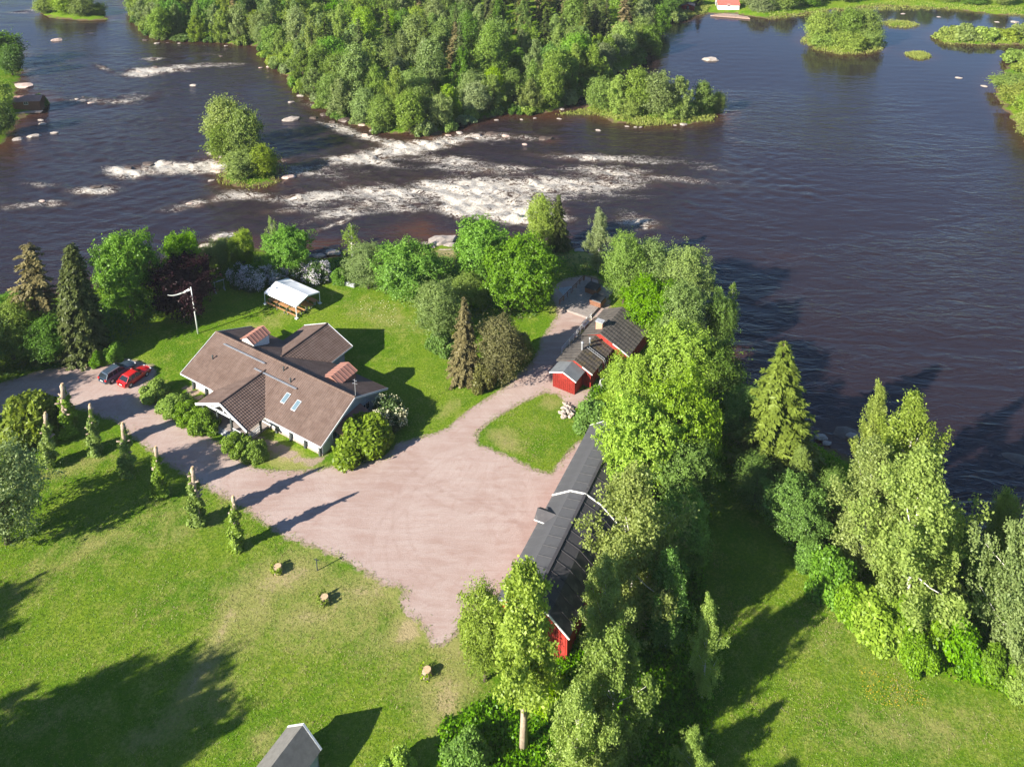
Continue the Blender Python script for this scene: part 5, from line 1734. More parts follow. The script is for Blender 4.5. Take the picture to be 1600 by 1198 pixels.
for (x, y, lb) in ((.9, 1.4, 'square hot tub with black cover, the farther of two on the deck'), (3.0, -1.2, 'square hot tub with black cover, the nearer of two, half under a tree')):
    c = dk.matrix_basis @ Vector((x, y, .352))
    t = empty('hot_tub', c, DA - math.pi / 2)
    tag(t, lb, 'hot tub', 'covered hot tubs on the deck')
    mb = MB(); mb.box(-.95, .95, -.95, .95, 0, .85); mb.build('casing', M['tubwood'], t, bevel=.05)
    mb = MB(); mb.add([(-1.02, -1.02, .86), (1.02, -1.02, .86), (1.02, 1.02, .86), (-1.02, 1.02, .86), (-.95, -.95, .98), (.95, -.95, .98), (.95, .95, .98), (-.95, .95, .98), (-.95, 0, 1.04), (.95, 0, 1.04)],
                      [(3, 2, 1, 0), (0, 1, 5, 4), (2, 3, 7, 6), (1, 2, 6, 9, 5), (3, 0, 4, 8, 7), (4, 5, 9, 8), (8, 9, 6, 7)])
    mb.build('cover', M['cover'], t)

# ---------------------------------------------------------------- marquee with tables
TA = math.atan2(-0.553, 0.833)
tent = empty('marquee', (-33.75, 117.6, 0), TA)
tag(tent, 'open white marquee with pitched roof on the lawn', 'marquee')
TL, TW_ = 3.5, 2.4
f = []
mb = MB()
nx, ny = 12, 8
for sy in (-1, 1):
    base = len(mb.v)
    for i in range(nx + 1):
        for j in range(ny + 1):
            x = -TL + 2 * TL * i / nx
            t = j / ny
            sag = -0.07 * math.sin(math.pi * t) * (0.5 + 0.5 * math.sin(math.pi * ((i % 4) / 4)))
            mb.v.append((x, sy * TW_ * (1 - t), 2.02 + 0.66 * t + sag))
    for i in range(nx):
        for j in range(ny):
            a = base + i * (ny + 1) + j
            mb.f.append((a, a + 1, a + ny + 2, a + ny + 1) if sy > 0 else (a, a + ny + 1, a + ny + 2, a + 1))
    for i in range(nx):                                         # valance
        x0, x1 = -TL + 2 * TL * i / nx, -TL + 2 * TL * (i + 1) / nx
        mb.add([(x0, sy * TW_, 2.02), (x1, sy * TW_, 2.02), (x1, sy * (TW_ + .02), 1.86), (x0, sy * (TW_ + .02), 1.86)], [(0, 1, 2, 3)])
for sx in (-1, 1):
    mb.add([(sx * TL, -TW_, 2.02), (sx * TL, 0, 2.68), (sx * TL, TW_, 2.02), (sx * (TL + .02), TW_, 1.86), (sx * (TL + .02), 0, 2.48), (sx * (TL + .02), -TW_, 1.86)], [(0, 1, 4, 5), (1, 2, 3, 4)])
mb.build('canopy', M['canvas'], tent, smooth=True)
for sx in (-1, 0, 1):
    for sy in (-1, 1):
        if sx == 0:
            continue
        mb = MB(); mb.tube([(sx * (TL - .03), sy * (TW_ - .03), 0), (sx * (TL - .03), sy * (TW_ - .03), 2.0)], [.055, .055], 8); l = mb.build('leg', M['canvas'], tent)
        mb = MB(); mb.box(sx * (TL - .03) - .2, sx * (TL - .03) + .2, sy * (TW_ - .03) - .2, sy * (TW_ - .03) + .2, 0, .14); mb.build('foot_weight', M['canvas'], l)
mb = MB()
mb.bar((-TL, 0, 2.60), (TL, 0, 2.60), .06)
for sy in (-1, 1):
    mb.bar((-TL, sy * (TW_ - .03), 1.98), (TL, sy * (TW_ - .03), 1.98), .06)
mb.build('frame', M['steel'], tent)
tm_ = Matrix.Translation((-33.75, 117.6, 0)) @ Matrix.Rotation(TA, 4, 'Z')
k = 0
ORD = ['left', 'middle', 'right']
ROW = ['front', 'centre', 'rear']
for j, y in enumerate((-1.75, 0.0, 1.6)):
    for i, x in enumerate((-2.25, 0.05, 2.4)):
        c = tm_ @ Vector((x, y, 0))
        t = empty('picnic_table', c, TA)
        tag(t, 'varnished pine beer table set under the marquee, %s row, %s one' % (ROW[j], ORD[i]), 'table', 'tables under the marquee')
        mb = MB(); mb.box(-1.0, 1.0, -.28, .28, .72, .76); mb.build('table_top', M['pine'], t)
        for sy in (-1, 1):
            mb = MB(); mb.box(-1.0, 1.0, sy * .62 - .13, sy * .62 + .13, .43, .46); b = mb.build('bench', M['pine'], t)
            mb = MB()
            for sx in (-.8, .8):
                mb.box(sx - .03, sx + .03, sy * .62 - .1, sy * .62 + .1, 0, .43)
            mb.build('bench_leg', M['steel'], b)
        for sx in (-.75, .75):
            mb = MB(); mb.box(sx - .03, sx + .03, -.24, .24, 0, .72); mb.build('leg', M['steel'], t)

# ---------------------------------------------------------------- small sheds and far cottages
def hut(name, label, loc, rz, L, Wd, ze, zr, roofm, wallm, cat='hut', rows=4, extras=True):
    h = empty(name, loc, rz)
    tag(h, label, cat)
    mb = MB(); mb.box(-L / 2 + .2, L / 2 - .2, -Wd / 2 + .25, Wd / 2 - .25, -.8, ze + .05)
    for xe in (-L / 2 + .2, L / 2 - .32):
        a = [(xe, -Wd / 2 + .25, 0), (xe, Wd / 2 - .25, 0), (xe, Wd / 2 - .25, ze + .05), (xe, 0, zr - .12), (xe, -Wd / 2 + .25, ze + .05)]
        b = [(q[0] + .12, q[1], q[2]) for q in a]
        mb.add(a + b, [(4, 3, 2, 1, 0), (5, 6, 7, 8, 9)] + [(i, i + 5, (i + 1) % 5 + 5, (i + 1) % 5) for i in range(5)])
    mb.build('wall', M[wallm], h)
    r = part_slope('roof', h, M[roofm], (-L / 2, -Wd / 2, ze), (L / 2, -Wd / 2, ze), (L / 2, 0, zr), (-L / 2, 0, zr), rows, .02, .1)
    part_slope('roof_slope', r, M[roofm], (L / 2, Wd / 2, ze), (-L / 2, Wd / 2, ze), (-L / 2, 0, zr), (L / 2, 0, zr), rows, .02, .1)
    if extras:
        mb = MB(); mb.box(-L / 2 + .15, -L / 2 + .2, -.45, .45, 0, 1.95); mb.build('door', M['darkpost'], h)
        window_part(h, -.5, .5, -Wd / 2 + .25, 0, 1.0, 1.8, 'y', -1)
    return h


M['greyfelt'] = simple_mat('grey_shed_roof', (0.165, 0.158, 0.145), 0.8, 0.14, 2.5, 0.2)
M['darkfelt'] = simple_mat('dark_shed_roof', (0.070, 0.064, 0.080), 0.8, 0.14, 2.5, 0.2)
sd = Vector((-0.49, -0.87, 0)).normalized()
so = Vector((-16.75, 53.5, 0)) + sd * 3.0
sh = hut('garden_shed', 'small grey-roofed shed cut by the bottom edge of the lawn', so, math.atan2(sd.y, sd.x), 6.0, 3.6, 2.0, 3.45, 'greyfelt', 'greywall', 'shed', rows=1)
mb = MB()
for sy in (-1, 1):
    mb.slab([(-3.02, sy * 1.82, 2.035), (-2.86, sy * 1.82, 2.035), (-2.86, 0, 3.50), (-3.02, 0, 3.50)], .03)
mb.build('gable_flashing', M['greywhite'], sh)
M['rockpink0'] = simple_mat('beach_sand', (0.33, 0.23, 0.18), 0.9, 0.2, 1.5, 0.2)
M['redroof'] = simple_mat('red_sheet_roof', (0.50, 0.13, 0.10), 0.6, 0.1, 2)
M['pinkroof'] = simple_mat('faded_pink_roof', (0.34, 0.20, 0.17), 0.8, 0.15, 2)
p0 = W(1136, 11, -.6)
hut('lake_cottage', 'small white cottage with red roof on the far shore', p0, math.radians(-4), 8.2, 7.0, 1.5, 2.9, 'redroof', 'white', 'cottage')
p0 = W(1075, 15, -.6)
hut('shore_hut', 'low dark hut among the trees left of the far cottage', p0, math.radians(75), 5, 5, 1.8, 2.6, 'darkfelt', 'falured', 'hut')
p0 = W(46, 166, -.7)
hut('boat_hut', 'brown hut with faded roof over the water at the left bank', p0, math.radians(8), 7.0, 4.0, 1.9, 2.9, 'pinkroof', 'tubwood', 'hut')
jt = empty('jetty', W(40, 178, WZ), math.radians(8))
tag(jt, 'dark wooden jetty below the boat hut on the left bank', 'jetty')
for k in range(10):
    mb = MB(); mb.box(-4 + .8 * k, -3.24 + .8 * k, -.7, .7, .4, .48); mb.build('plank', M['deck'], jt)
for x in (-3.5, 0, 3.5):
    for y in (-.6, .6):
        mb = MB(); mb.tube([(x, y, -1), (x, y, .4)], [.08, .08], 6); mb.build('pile', M['tubwood'], jt)
mb = MB(); mb.slab([W(1110, 24, WZ + .5), W(1150, 27, WZ + .5), W(1172, 29, WZ + .5), W(1168, 26, WZ + .55), W(1130, 21, WZ + .55)], .4)
tag(mb.build('sand_beach', M['rockpink0']), 'small pinkish beach below the far red-roofed cottage', 'beach')

# ---------------------------------------------------------------- cars
def make_car(name, label, loc, rz, paint, L, Wd, Hh, wagon):
    c = empty(name, loc, rz)
    tag(c, label, 'car', 'cars parked on the drive')
    hw = Wd / 2
    # stations along x (rear to front): x, bottom z, shoulder z, half width, top half width
    xb = -L / 2
    st = [(xb, .42, .78, hw * .80), (xb + .12, .26, .92, hw * .93), (xb + .5, .20, .98, hw), (xb + 1.4, .20, .97, hw), (xb + L * .55, .20, .94, hw), (xb + L * .70, .20, .92, hw),
          (xb + L * .82, .20, .84, hw * .99), (xb + L * .93, .22, .74, hw * .93), (xb + L, .36, .62, hw * .78)]
    mb = MB()
    rings = []
    for x, z0, z1, w in st:
        rings.append([(x, -w * .92, z0), (x, -w, z0 + (z1 - z0) * .45), (x, -w * .97, z1 - .08), (x, -w * .86, z1), (x, 0, z1 + .03), (x, w * .86, z1), (x, w * .97, z1 - .08), (x, w, z0 + (z1 - z0) * .45), (x, w * .92, z0)])
    n = 9
    for r in rings:
        mb.v += r
    for i in range(len(rings) - 1):
        for k in range(n):
            k2 = (k + 1) % n
            mb.f.append((i * n + k, i * n + k2, (i + 1) * n + k2, (i + 1) * n + k))
    mb.f.append(tuple(range(n))); mb.f.append(tuple(range((len(rings) - 1) * n + n - 1, (len(rings) - 1) * n - 1, -1)))
    mb.build('body', M[paint], c, smooth=True)
    # glasshouse
    rx0 = xb + (.10 if wagon else .28)
    rx1 = xb + L * .66
    tx0, tx1 = rx0 + (.38 if wagon else .55), rx1 - L * .155
    zb_, zt = .93, Hh - .04
    g = MB()
    wb, wt = hw * .90, hw * .70
    g.add([(rx0, -wb, zb_), (rx1, -wb, zb_ - .02), (rx1, wb, zb_ - .02), (rx0, wb, zb_), (tx0, -wt, zt), (tx1, -wt, zt), (tx1, wt, zt), (tx0, wt, zt)],
          [(0, 1, 5, 4), (1, 2, 6, 5), (2, 3, 7, 6), (3, 0, 4, 7), (4, 5, 6, 7)])
    g.build('windows', M['carglass'], c)
    r = MB()
    r.add([(tx0 - .10, -wt - .02, zt - .03), (tx1 + .08, -wt - .02, zt - .03), (tx1 + .08, wt + .02, zt - .03), (tx0 - .10, wt + .02, zt - .03), (tx0, -wt * .86, zt + .05), (tx1 - .05, -wt * .86, zt + .05), (tx1 - .05, wt * .86, zt + .05), (tx0, wt * .86, zt + .05)],
          [(0, 1, 5, 4), (1, 2, 6, 5), (2, 3, 7, 6), (3, 0, 4, 7), (4, 5, 6, 7)])
    rf = r.build('roof', M[paint], c)
    pl = MB()
    for sy in (-1, 1):
        for (a, b) in (((rx0, zb_), (tx0, zt)), ((rx1, zb_), (tx1, zt)), ((xb + L * .40, zb_), (xb + L * .40, zt)), ((rx0 + (1.1 if wagon else .75), zb_), (tx0 + (.75 if wagon else .3), zt))):
            pl.bar((a[0], sy * (wb + .005), a[1]), (b[0], sy * (wt + .005), b[1]), .07, .07)
    pl.build('pillar', M[paint], c)
    if wagon:
        for sy in (-1, 1):
            q = MB(); q.bar((tx0 + .1, sy * wt * .92, zt + .1), (tx1 - .1, sy * wt * .92, zt + .1), .04, .05); q.build('roof_rail', M['rim'], rf)
    for x in (xb + L * .19, xb + L * .79):
        for sy in (-1, 1):
            q = MB(); q.tube([(x, sy * (hw - .20), .32), (x, sy * (hw + .01), .32)], [.32, .32], 16); w = q.build('wheel', M['rubber'], c)
            q = MB(); q.tube([(x, sy * (hw + .005), .32), (x, sy * (hw + .03), .32)], [.20, .18], 10); q.build('rim', M['rim'], w)
    for sy in (-1, 1):
        q = MB(); q.box(xb - .01, xb + .16, min(sy * hw * .62, sy * hw * .93), max(sy * hw * .62, sy * hw * .93), .70, .92); q.build('tail_lamp', M['redlamp'], c)
        q = MB(); q.box(xb + L * .90, xb + L * .985, min(sy * hw * .55, sy * hw * .84), max(sy * hw * .55, sy * hw * .84), .58, .70); q.build('headlamp', M['clearlamp'], c)
        q = MB(); q.box(xb + L * .60, xb + L * .63, min(sy * hw, sy * (hw + .16)), max(sy * hw, sy * (hw + .16)), .92, 1.05); q.build('mirror', M[paint], c)
    q = MB(); q.box(xb - .05, xb + .12, -hw * .84, hw * .84, .36, .56); q.build('rear_bumper', M[paint], c)
    q = MB(); q.box(xb - .06, xb - .045, -.26, .26, .60, .70); q.build('number_plate', M['white'], c)
    return c


d0, d1 = W(171, 594, 0), W(198, 577, 0)
make_car('parked_car', 'dark blue estate car parked on the drive, farther from the house', (d0 + d1) / 2, math.atan2(2.23, 1.31), 'carblue', 4.7, 1.84, 1.50, True)
d0, d1 = W(199, 601, 0), W(223, 584.5, 0)
make_car('parked_car', 'bright red hatchback parked on the drive beside the hedge', (d0 + d1) / 2, math.atan2(2.15, 1.17), 'carred', 4.25, 1.78, 1.48, False)

# ---------------------------------------------------------------- flagpole, swing frame, stumps and small things
b = W(309.5, 521, 0)
fp = empty('flagpole', b)
fp.rotation_euler = (0, math.radians(-3.0), 0)
tag(fp, 'white flagpole with long pennant in front of the purple tree', 'flagpole')
mb = MB(); mb.tube([(0, 0, -.3), (0, 0, 3.8), (0, 0, 7.5)], [.11, .09, .06], 10); mb.build('pole', M['white'], fp, smooth=True)
mb = MB(); mb.tube([(0, 0, 7.5), (0, 0, 7.62)], [.09, .03], 8); mb.build('finial', M['white'], fp)
mb = MB()
NPn = 16
for i in range(NPn):
    t = i / (NPn - 1)
    x = -3.4 * t
    z = 7.35 - 2.6 * t * (1 - .72 * t)
    y = .25 * math.sin(t * 5)
    hw_ = .20 * (1 - .85 * t)
    mb.v += [(x, y - .012, z + hw_), (x, y - .012, z - hw_), (x, y + .012, z - hw_), (x, y + .012, z + hw_)]
for i in range(NPn - 1):
    for k in range(4):
        mb.f.append((4 * i + k, 4 * i + (k + 1) % 4, 4 * i + 4 + (k + 1) % 4, 4 * i + 4 + k))
mb.f += [(0, 1, 2, 3), (4 * NPn - 1, 4 * NPn - 2, 4 * NPn - 3, 4 * NPn - 4)]
mb.build('pennant', M['white'], fp)
a, b = W(336.5, 457, 0), W(350.5, 452, 0)
sw = empty('swing_frame', (a + b) / 2, math.atan2(b.y - a.y, b.x - a.x))
tag(sw, 'pale metal swing frame in the shade near the flagpole', 'swing')
hl = (b - a).length / 2
for sx in (-1, 1):
    mb = MB(); mb.tube([(sx * hl, 0, 0), (sx * hl, 0, 1.75)], [.05, .05], 8); l = mb.build('post', M['rim'], sw)
    mb = MB(); mb.bar((sx * hl, -.55, .04), (sx * hl, 0, .6), .05); mb.bar((sx * hl, .55, .04), (sx * hl, 0, .6), .05); mb.bar((sx * hl, -.55, .05), (sx * hl, .55, .05), .08); mb.build('foot', M['rim'], l)
mb = MB(); mb.tube([(-hl - .15, 0, 1.75), (hl + .15, 0, 1.75)], [.05, .05], 8); mb.build('top_bar', M['rim'], sw)

for i, (x, y, lb) in enumerate([(434, 892, 'sawn stump with yellow shoots, the left one on the lawn'), (507, 940, 'sawn stump with yellow shoots, the middle one on the lawn'), (667, 1054, 'sawn stump with pale top near the poplar')]):
    s = empty('tree_stump', W(x, y, 0))
    tag(s, lb, 'stump')
    mb = MB(); mb.tube([(0, 0, -.1), (0, 0, .25), (0.03, 0, .62)], [.52, .42, .38], 12); mb.build('bole', M['paletrunk'], s)
    mb = MB(); mb.tube([(0.03, 0, .625), (0.03, 0, .66)], [.36, .35], 12); mb.build('cut_face', M['cutwood'], s)
    rg = np.random.default_rng(60 + i)
    n = 260 if i < 2 else 90
    an = rg.uniform(1.6, 5.6, n)
    P = np.stack([np.cos(an) * rg.uniform(.4, .75, n), np.sin(an) * rg.uniform(.4, .75, n), rg.uniform(.05, .75, n)], 1)
    obj('shoots', leaf_mesh('stump_shoots', P, rg.normal(size=(n, 3)) + np.array([0, 0, .6]), .11, .6, rg, rg.random(n)), s, M['golden'])
ps = empty('hand_pump', W(496, 891, 0))
tag(ps, 'thin dark post with crosspiece on the lawn beside the stumps', 'post')
mb = MB(); mb.tube([(0, 0, 0), (-.05, 0, 1.5)], [.06, .05], 7); mb.build('post', M['darkpost'], ps)
mb = MB(); mb.bar((-.3, 0, 1.4), (.25, 0, 1.2), .06); mb.build('crosspiece', M['darkpost'], ps)
wl0, wl1 = W(508, 436, 0), W(545, 446, 0)
mb = MB(); mb.box(-.25, (wl1 - wl0).length + 1.2, -.25, .25, -.2, .5)
wo = mb.build('stone_wall', M['stone_edge'], None, bevel=.08); wo.location = wl0; wo.rotation_euler = (0, 0, math.atan2(wl1.y - wl0.y, wl1.x - wl0.x))
tag(wo, 'low grey stone wall at the lawn edge right of the marquee', 'wall')
ch_ = empty('garden_furniture', W(947, 604, 0), .4)
tag(ch_, 'small white garden swing seat on the grass by the red cottage', 'swing seat')
for sx in (-.9, .9):
    mb = MB(); mb.bar((sx, -.4, 0), (sx, 0, 1.3), .05); mb.bar((sx, .4, 0), (sx, 0, 1.3), .05); mb.build('leg', M['white'], ch_)
mb = MB(); mb.bar((-.9, 0, 1.3), (.9, 0, 1.3), .05); mb.build('top_bar', M['white'], ch_)
mb = MB(); mb.box(-.7, .7, -.22, .22, .42, .46); mb.build('seat', M['white'], ch_)

# ---------------------------------------------------------------- boulders
M['rock'] = simple_mat('granite', (0.36, 0.31, 0.27), 0.85, 0.25, 1.4, 0.5, dirt=(0.12, 0.09, 0.07), dirt_amt=0.7)
M['rockpink'] = simple_mat('pink_granite', (0.50, 0.38, 0.32), 0.85, 0.22, 1.6, 0.5, dirt=(0.2, 0.13, 0.10), dirt_amt=0.6)
M['rockdark'] = simple_mat('wet_dark_rock', (0.10, 0.075, 0.062), 0.5, 0.35, 1.6, 0.5)
ROCKS = []
for k in range(5):
    bm = bmesh.new()
    bmesh.ops.create_icosphere(bm, subdivisions=2, radius=1)
    for v in bm.verts:
        q = v.co.copy()
        d = 1 + .34 * mnoise.noise(q * 1.3 + Vector((k * 7, 0, 0))) + .16 * mnoise.noise(q * 3.1 + Vector((0, k * 5, 0)))
        v.co = Vector((q.x * d * 1.2, q.y * d * .85, max(q.z, -.6) * d * .62))
    me = bpy.data.meshes.new('boulder')
    bm.to_mesh(me); bm.free()
    me.materials.append(M['rock'])
    ROCKS.append(me)
rr = random.Random(4)


def rock(x, y, wpx, label, mat='rock', z=WZ, flat=.7, group='boulders in the river', name='boulder'):
    p = W(x, y, z)
    s = PJ((p.x, p.y, z))[2]
    r = wpx / s / 2.3
    o = obj(name, rr.choice(ROCKS), None, M[mat])
    o.location = p
    o.scale = (r, r * rr.uniform(.8, 1.15), r * flat * rr.uniform(.8, 1.1))
    o.rotation_euler = (0, 0, rr.uniform(-.6, .6))
    tag(o, label, 'boulder', group)
    return o


rock(1111, 94, 24, 'pale flat boulder alone in the calm pool below the wooded spit')
rock(90, 63, 18, 'pointed pink boulder alone in the upper left river', 'rockpink')
rock(303, 134, 13, 'small pale boulder in the open river left of the wood')
rock(452, 277, 20, 'pale boulder at the right side of the rapids island', 'rockpink')
rock(28, 218, 16, 'white boulder nearest the left edge below the boat hut')
rock(54, 213, 20, 'flat white boulder right of the left edge boulder')
rock(85, 208, 12, 'small round white boulder off the left bank')
rock(64, 188, 10, 'upper of two close white stones off the left bank'); rock(67, 194, 12, 'lower of two close white stones off the left bank')
rock(36, 134, 34, 'long flat pale rock above the boat hut', 'rockpink', flat=.3)
rock(1498, 122, 10, 'small white stone in the calm pool near the right bank'); rock(1538, 135, 10, 'thin white stone nearest the right bank')
rock(1411, 22, 7, 'tiny white stone right of the round lake island'); rock(1467, 27, 6, 'tiny white stone off the far shore'); rock(1558, 35, 7, 'tiny white stone off the far shore, middle of three'); rock(1586, 35, 12, 'white stone close to the flat islet')
rock(1590, 716, 40, 'reddish flat rock just awash at the right edge', 'rockdark', flat=.18); rock(1325, 677, 40, 'reddish rock awash in the shaded water', 'rockdark', flat=.16)
for x, y, w in ((980, 198, 8), (993, 199, 6), (1001, 199, 6), (1068, 195, 11), (1055, 196, 6), (935, 204, 9), (874, 186, 8), (878, 171, 8), (815, 187, 6), (836, 185, 6), (1022, 190, 9), (776, 188, 8), (768, 178, 6), (730, 190, 9), (1088, 190, 7)):
    rock(x, y, w, 'pale stone along the water edge of the wooded spit', group='stones by the spit')
for x, y, w in ((470, 150, 13), (487, 155, 9), (497, 158, 14), (455, 160, 10), (455, 187, 26), (508, 180, 16), (538, 188, 24), (520, 192, 14), (490, 185, 13), (565, 195, 14), (585, 205, 16), (571, 212, 14), (770, 210, 22), (745, 212, 16), (735, 218, 18), (718, 208, 12), (790, 213, 12), (700, 212, 10), (852, 217, 20), (820, 226, 9), (420, 105, 9), (441, 109, 10), (452, 110, 9), (478, 137, 7), (407, 106, 6), (395, 70, 8), (245, 68, 8), (227, 63, 8), (322, 66, 7), (353, 72, 6), (280, 68, 5), (262, 67, 5)):
    rock(x, y, w, 'grey boulder at the foot of the wood where the rapids run', rr.choice(['rock', 'rock', 'rockdark', 'rockpink']), group='boulders below the wood')
for x, y, w in ((232, 256, 20), (150, 292, 18), (340, 268, 22), (330, 240, 14), (352, 246, 22), (262, 255, 14), (200, 262, 14), (336, 254, 12), (66, 314, 10), (296, 318, 10), (330, 282, 10), (128, 158, 16), (120, 155, 8), (142, 161, 10), (130, 152, 6), (160, 105, 12), (218, 112, 10), (243, 105, 14), (345, 88, 8), (240, 92, 10)):
    rock(x, y, w, 'wet boulder breaking the left-hand rapids', rr.choice(['rockdark', 'rockpink', 'rock']), flat=.45, group='boulders in the left rapids')
for x, y, w, m_ in ((690, 376, 44, 'rock'), (705, 384, 24, 'rock'), (672, 386, 18, 'rockpink'), (700, 398, 40, 'rockpink'), (690, 410, 26, 'rockpink'), (682, 395, 22, 'rock'), (325, 385, 26, 'rock'), (318, 395, 18, 'rock'), (345, 372, 22, 'rock'), (520, 395, 24, 'rock'), (500, 400, 16, 'rockpink'), (158, 392, 12, 'rock'), (905, 392, 16, 'rock'), (925, 400, 18, 'rock'), (885, 396, 14, 'rockdark'), (843, 392, 16, 'rockpink'), (955, 402, 14, 'rock'),
                    (1284, 683, 20, 'rock'), (1292, 692, 14, 'rock'), (1330, 680, 16, 'rock'), (1180, 640, 12, 'rock'), (1338, 700, 14, 'rockdark'), (1495, 812, 12, 'rock'), (1515, 930, 22, 'rockpink'), (1530, 936, 16, 'rock'), (1508, 925, 12, 'rock')):
    rock(x, y, w, 'shore rock on the near riverbank below the garden', m_, z=WZ + .25, group='rocks on the near bank')
# heap of pale stones behind the barn
rg = random.Random(9)
for k in range(46):
    a = rg.uniform(0, 6.283); t = math.sqrt(rg.random())
    px_, py_ = 886 + math.cos(a) * t * 11, 643 + math.sin(a) * t * 13
    p = W(px_, py_, 0)
    o = obj('field_stone', rg.choice(ROCKS), None, M['rockpink'] if rg.random() < .4 else M['rock'])
    s = rg.uniform(.14, .3)
    o.location = (p.x, p.y, .06 + .32 * (1 - t)); o.scale = (s, s, s); o.rotation_euler = (rg.uniform(-.5, .5), rg.uniform(-.5, .5), rg.uniform(0, 6))
    tag(o, 'pale field stone in the heap by the barn end', 'stone', 'heap of field stones')
# ---------------------------------------------------------------- ground cover nobody could count
rg = np.random.default_rng(99)


def scatter(n, poly_px, z=0.0):
    poly = np.array([W(x, y, z)[:2] for x, y in poly_px])
    lo, hi = poly.min(0), poly.max(0)
    P = lo + rg.random((n, 2)) * (hi - lo)
    return P[inside(P, poly)]


def cover(name, label, P2, hgt, size, mat, asp=.62, up=.4, spread=.25, per=3, cat=None):
    z, sd = land_z(P2)
    ok = z > WZ + .1
    P2, z = P2[ok], z[ok]
    # clump height from a smooth pattern so that the mass is uneven
    k = .55 + .45 * np.sin(P2[:, 0] * 1.9 + 2 * np.sin(P2[:, 1] * 1.3)) * np.sin(P2[:, 1] * 2.3 + 1.5 * np.sin(P2[:, 0] * 1.1))
    P = np.stack([P2[:, 0], P2[:, 1], z], 1)
    P = np.repeat(P, per, 0)
    kk = np.repeat(k, per)
    n = len(P)
    P += np.stack([rg.normal(size=n) * spread, rg.normal(size=n) * spread, rg.random(n) * hgt * kk], 1)
    nm = rg.normal(size=(n, 3)) * .7 + np.array([0, 0, up])
    me = leaf_mesh(name, P, nm, size * rg.uniform(.6, 1.3, n), asp, rg, .5 * rg.random(n) + .5 * kk * rg.random(n))
    o = obj(name, me, None, M[mat])
    tag(o, label, cat, None, 'stuff')
    return o


P = np.concatenate([scatter(26000, [(1090, 560), (1180, 640), (1290, 700), (1370, 765), (1500, 830), (1640, 850), (1640, 1110), (1560, 1085), (1450, 1045), (1380, 1000), (1310, 940), (1260, 890), (1180, 800), (1110, 700)]),
                    scatter(9000, [(900, 640), (990, 560), (1100, 560), (1110, 800), (1090, 900), (1000, 760), (960, 680)])])
cover('bank_undergrowth', 'tangled green weeds and saplings covering the right bank', P, 1.3, .15, 'weed')
P = np.concatenate([scatter(14000, [(900, 1000), (1000, 880), (1090, 820), (1110, 1000), (1110, 1198), (820, 1240), (835, 1080)]), scatter(3000, [(690, 1130), (800, 1080), (830, 1240), (690, 1240)])])
cover('barn_undergrowth', 'rough nettles and weeds growing under the birches by the barn', P, .8, .15, 'weed')
P = np.concatenate([scatter(7000, [(-60, 520), (60, 480), (240, 440), (330, 400), (380, 395), (370, 440), (250, 500), (170, 560), (0, 590), (-60, 600)]), scatter(6000, [(330, 395), (560, 400), (640, 400), (700, 395), (880, 395), (935, 405), (950, 430), (870, 440), (830, 500), (740, 500), (650, 480), (560, 440), (400, 430)])])
cover('river_undergrowth', 'shady weeds along the near riverbank below the garden trees', P, .6, .15, 'lilac')
P = scatter(7000, [(930, 590), (985, 560), (1000, 620), (950, 660), (915, 640)])
cover('slope_weeds', 'lush bright weeds on the slope beside the red cottage', P, .45, .12, 'weed')
# tall grass fringing walls, yard edges and the barn
q = []
for i in range(len(YARD)):
    a, b = YARD[i], YARD[(i + 1) % len(YARD)]
    L = np.hypot(*(b - a))
    n = int(L * 14)
    t = rg.random(n)[:, None]
    q.append(a + (b - a) * t + rg.normal(size=(n, 2)) * .28)
cover('edge_grass', 'ragged grass tufts along the edges of the gravel yard', np.concatenate(q), .18, .07, 'grass', .35, .1, .08, 3)
# lawn blades: three corners each, kept off the gravel
LAWN = [(-60, 640), (110, 640), (200, 690), (380, 800), (460, 850), (600, 920), (640, 1000), (720, 1020), (800, 1100), (800, 1240), (-60, 1240)]
LAWN2 = [(1115, 860), (1260, 900), (1320, 960), (1390, 1015), (1460, 1055), (1560, 1090), (1640, 1120), (1640, 1240), (1090, 1240), (1115, 1050)]
LAWN3 = [(190, 560), (330, 470), (440, 470), (540, 440), (620, 480), (690, 550), (720, 600), (740, 630), (690, 670), (610, 690), (560, 620), (500, 500), (380, 505), (280, 580), (250, 590)]
LAWN4 = [(745, 680), (790, 645), (850, 615), (900, 640), (935, 660), (865, 740)]
P = np.concatenate([scatter(150000, LAWN), scatter(45000, LAWN2), scatter(36000, LAWN3), scatter(9000, LAWN4)])
P = P[~inside(P, YARD)]
nb = len(P)
pat = np.array([mnoise.noise(Vector((x * .22, y * .22, 7))) + .7 * mnoise.noise(Vector((x * .7, y * .7, 0))) + .6 * mnoise.noise(Vector((x * 1.9, y * 1.9, 3))) for x, y in P])
dryv = blobs(P, DRY) + 0.75 * pat + 0.25 * rg.normal(size=nb)
hgt = rg.uniform(.04, .10, nb) * (1 + .5 * np.clip(pat, 0, 1))
an = rg.random(nb) * 6.283
w = rg.uniform(.025, .05, nb)
co = np.zeros((nb, 3, 3), np.float32)
co[:, 0, 0] = P[:, 0] - np.cos(an) * w; co[:, 0, 1] = P[:, 1] - np.sin(an) * w
co[:, 1, 0] = P[:, 0] + np.cos(an) * w; co[:, 1, 1] = P[:, 1] + np.sin(an) * w
co[:, 2, 0] = P[:, 0] + rg.normal(size=nb) * .07; co[:, 2, 1] = P[:, 1] + rg.normal(size=nb) * .07; co[:, 2, 2] = hgt
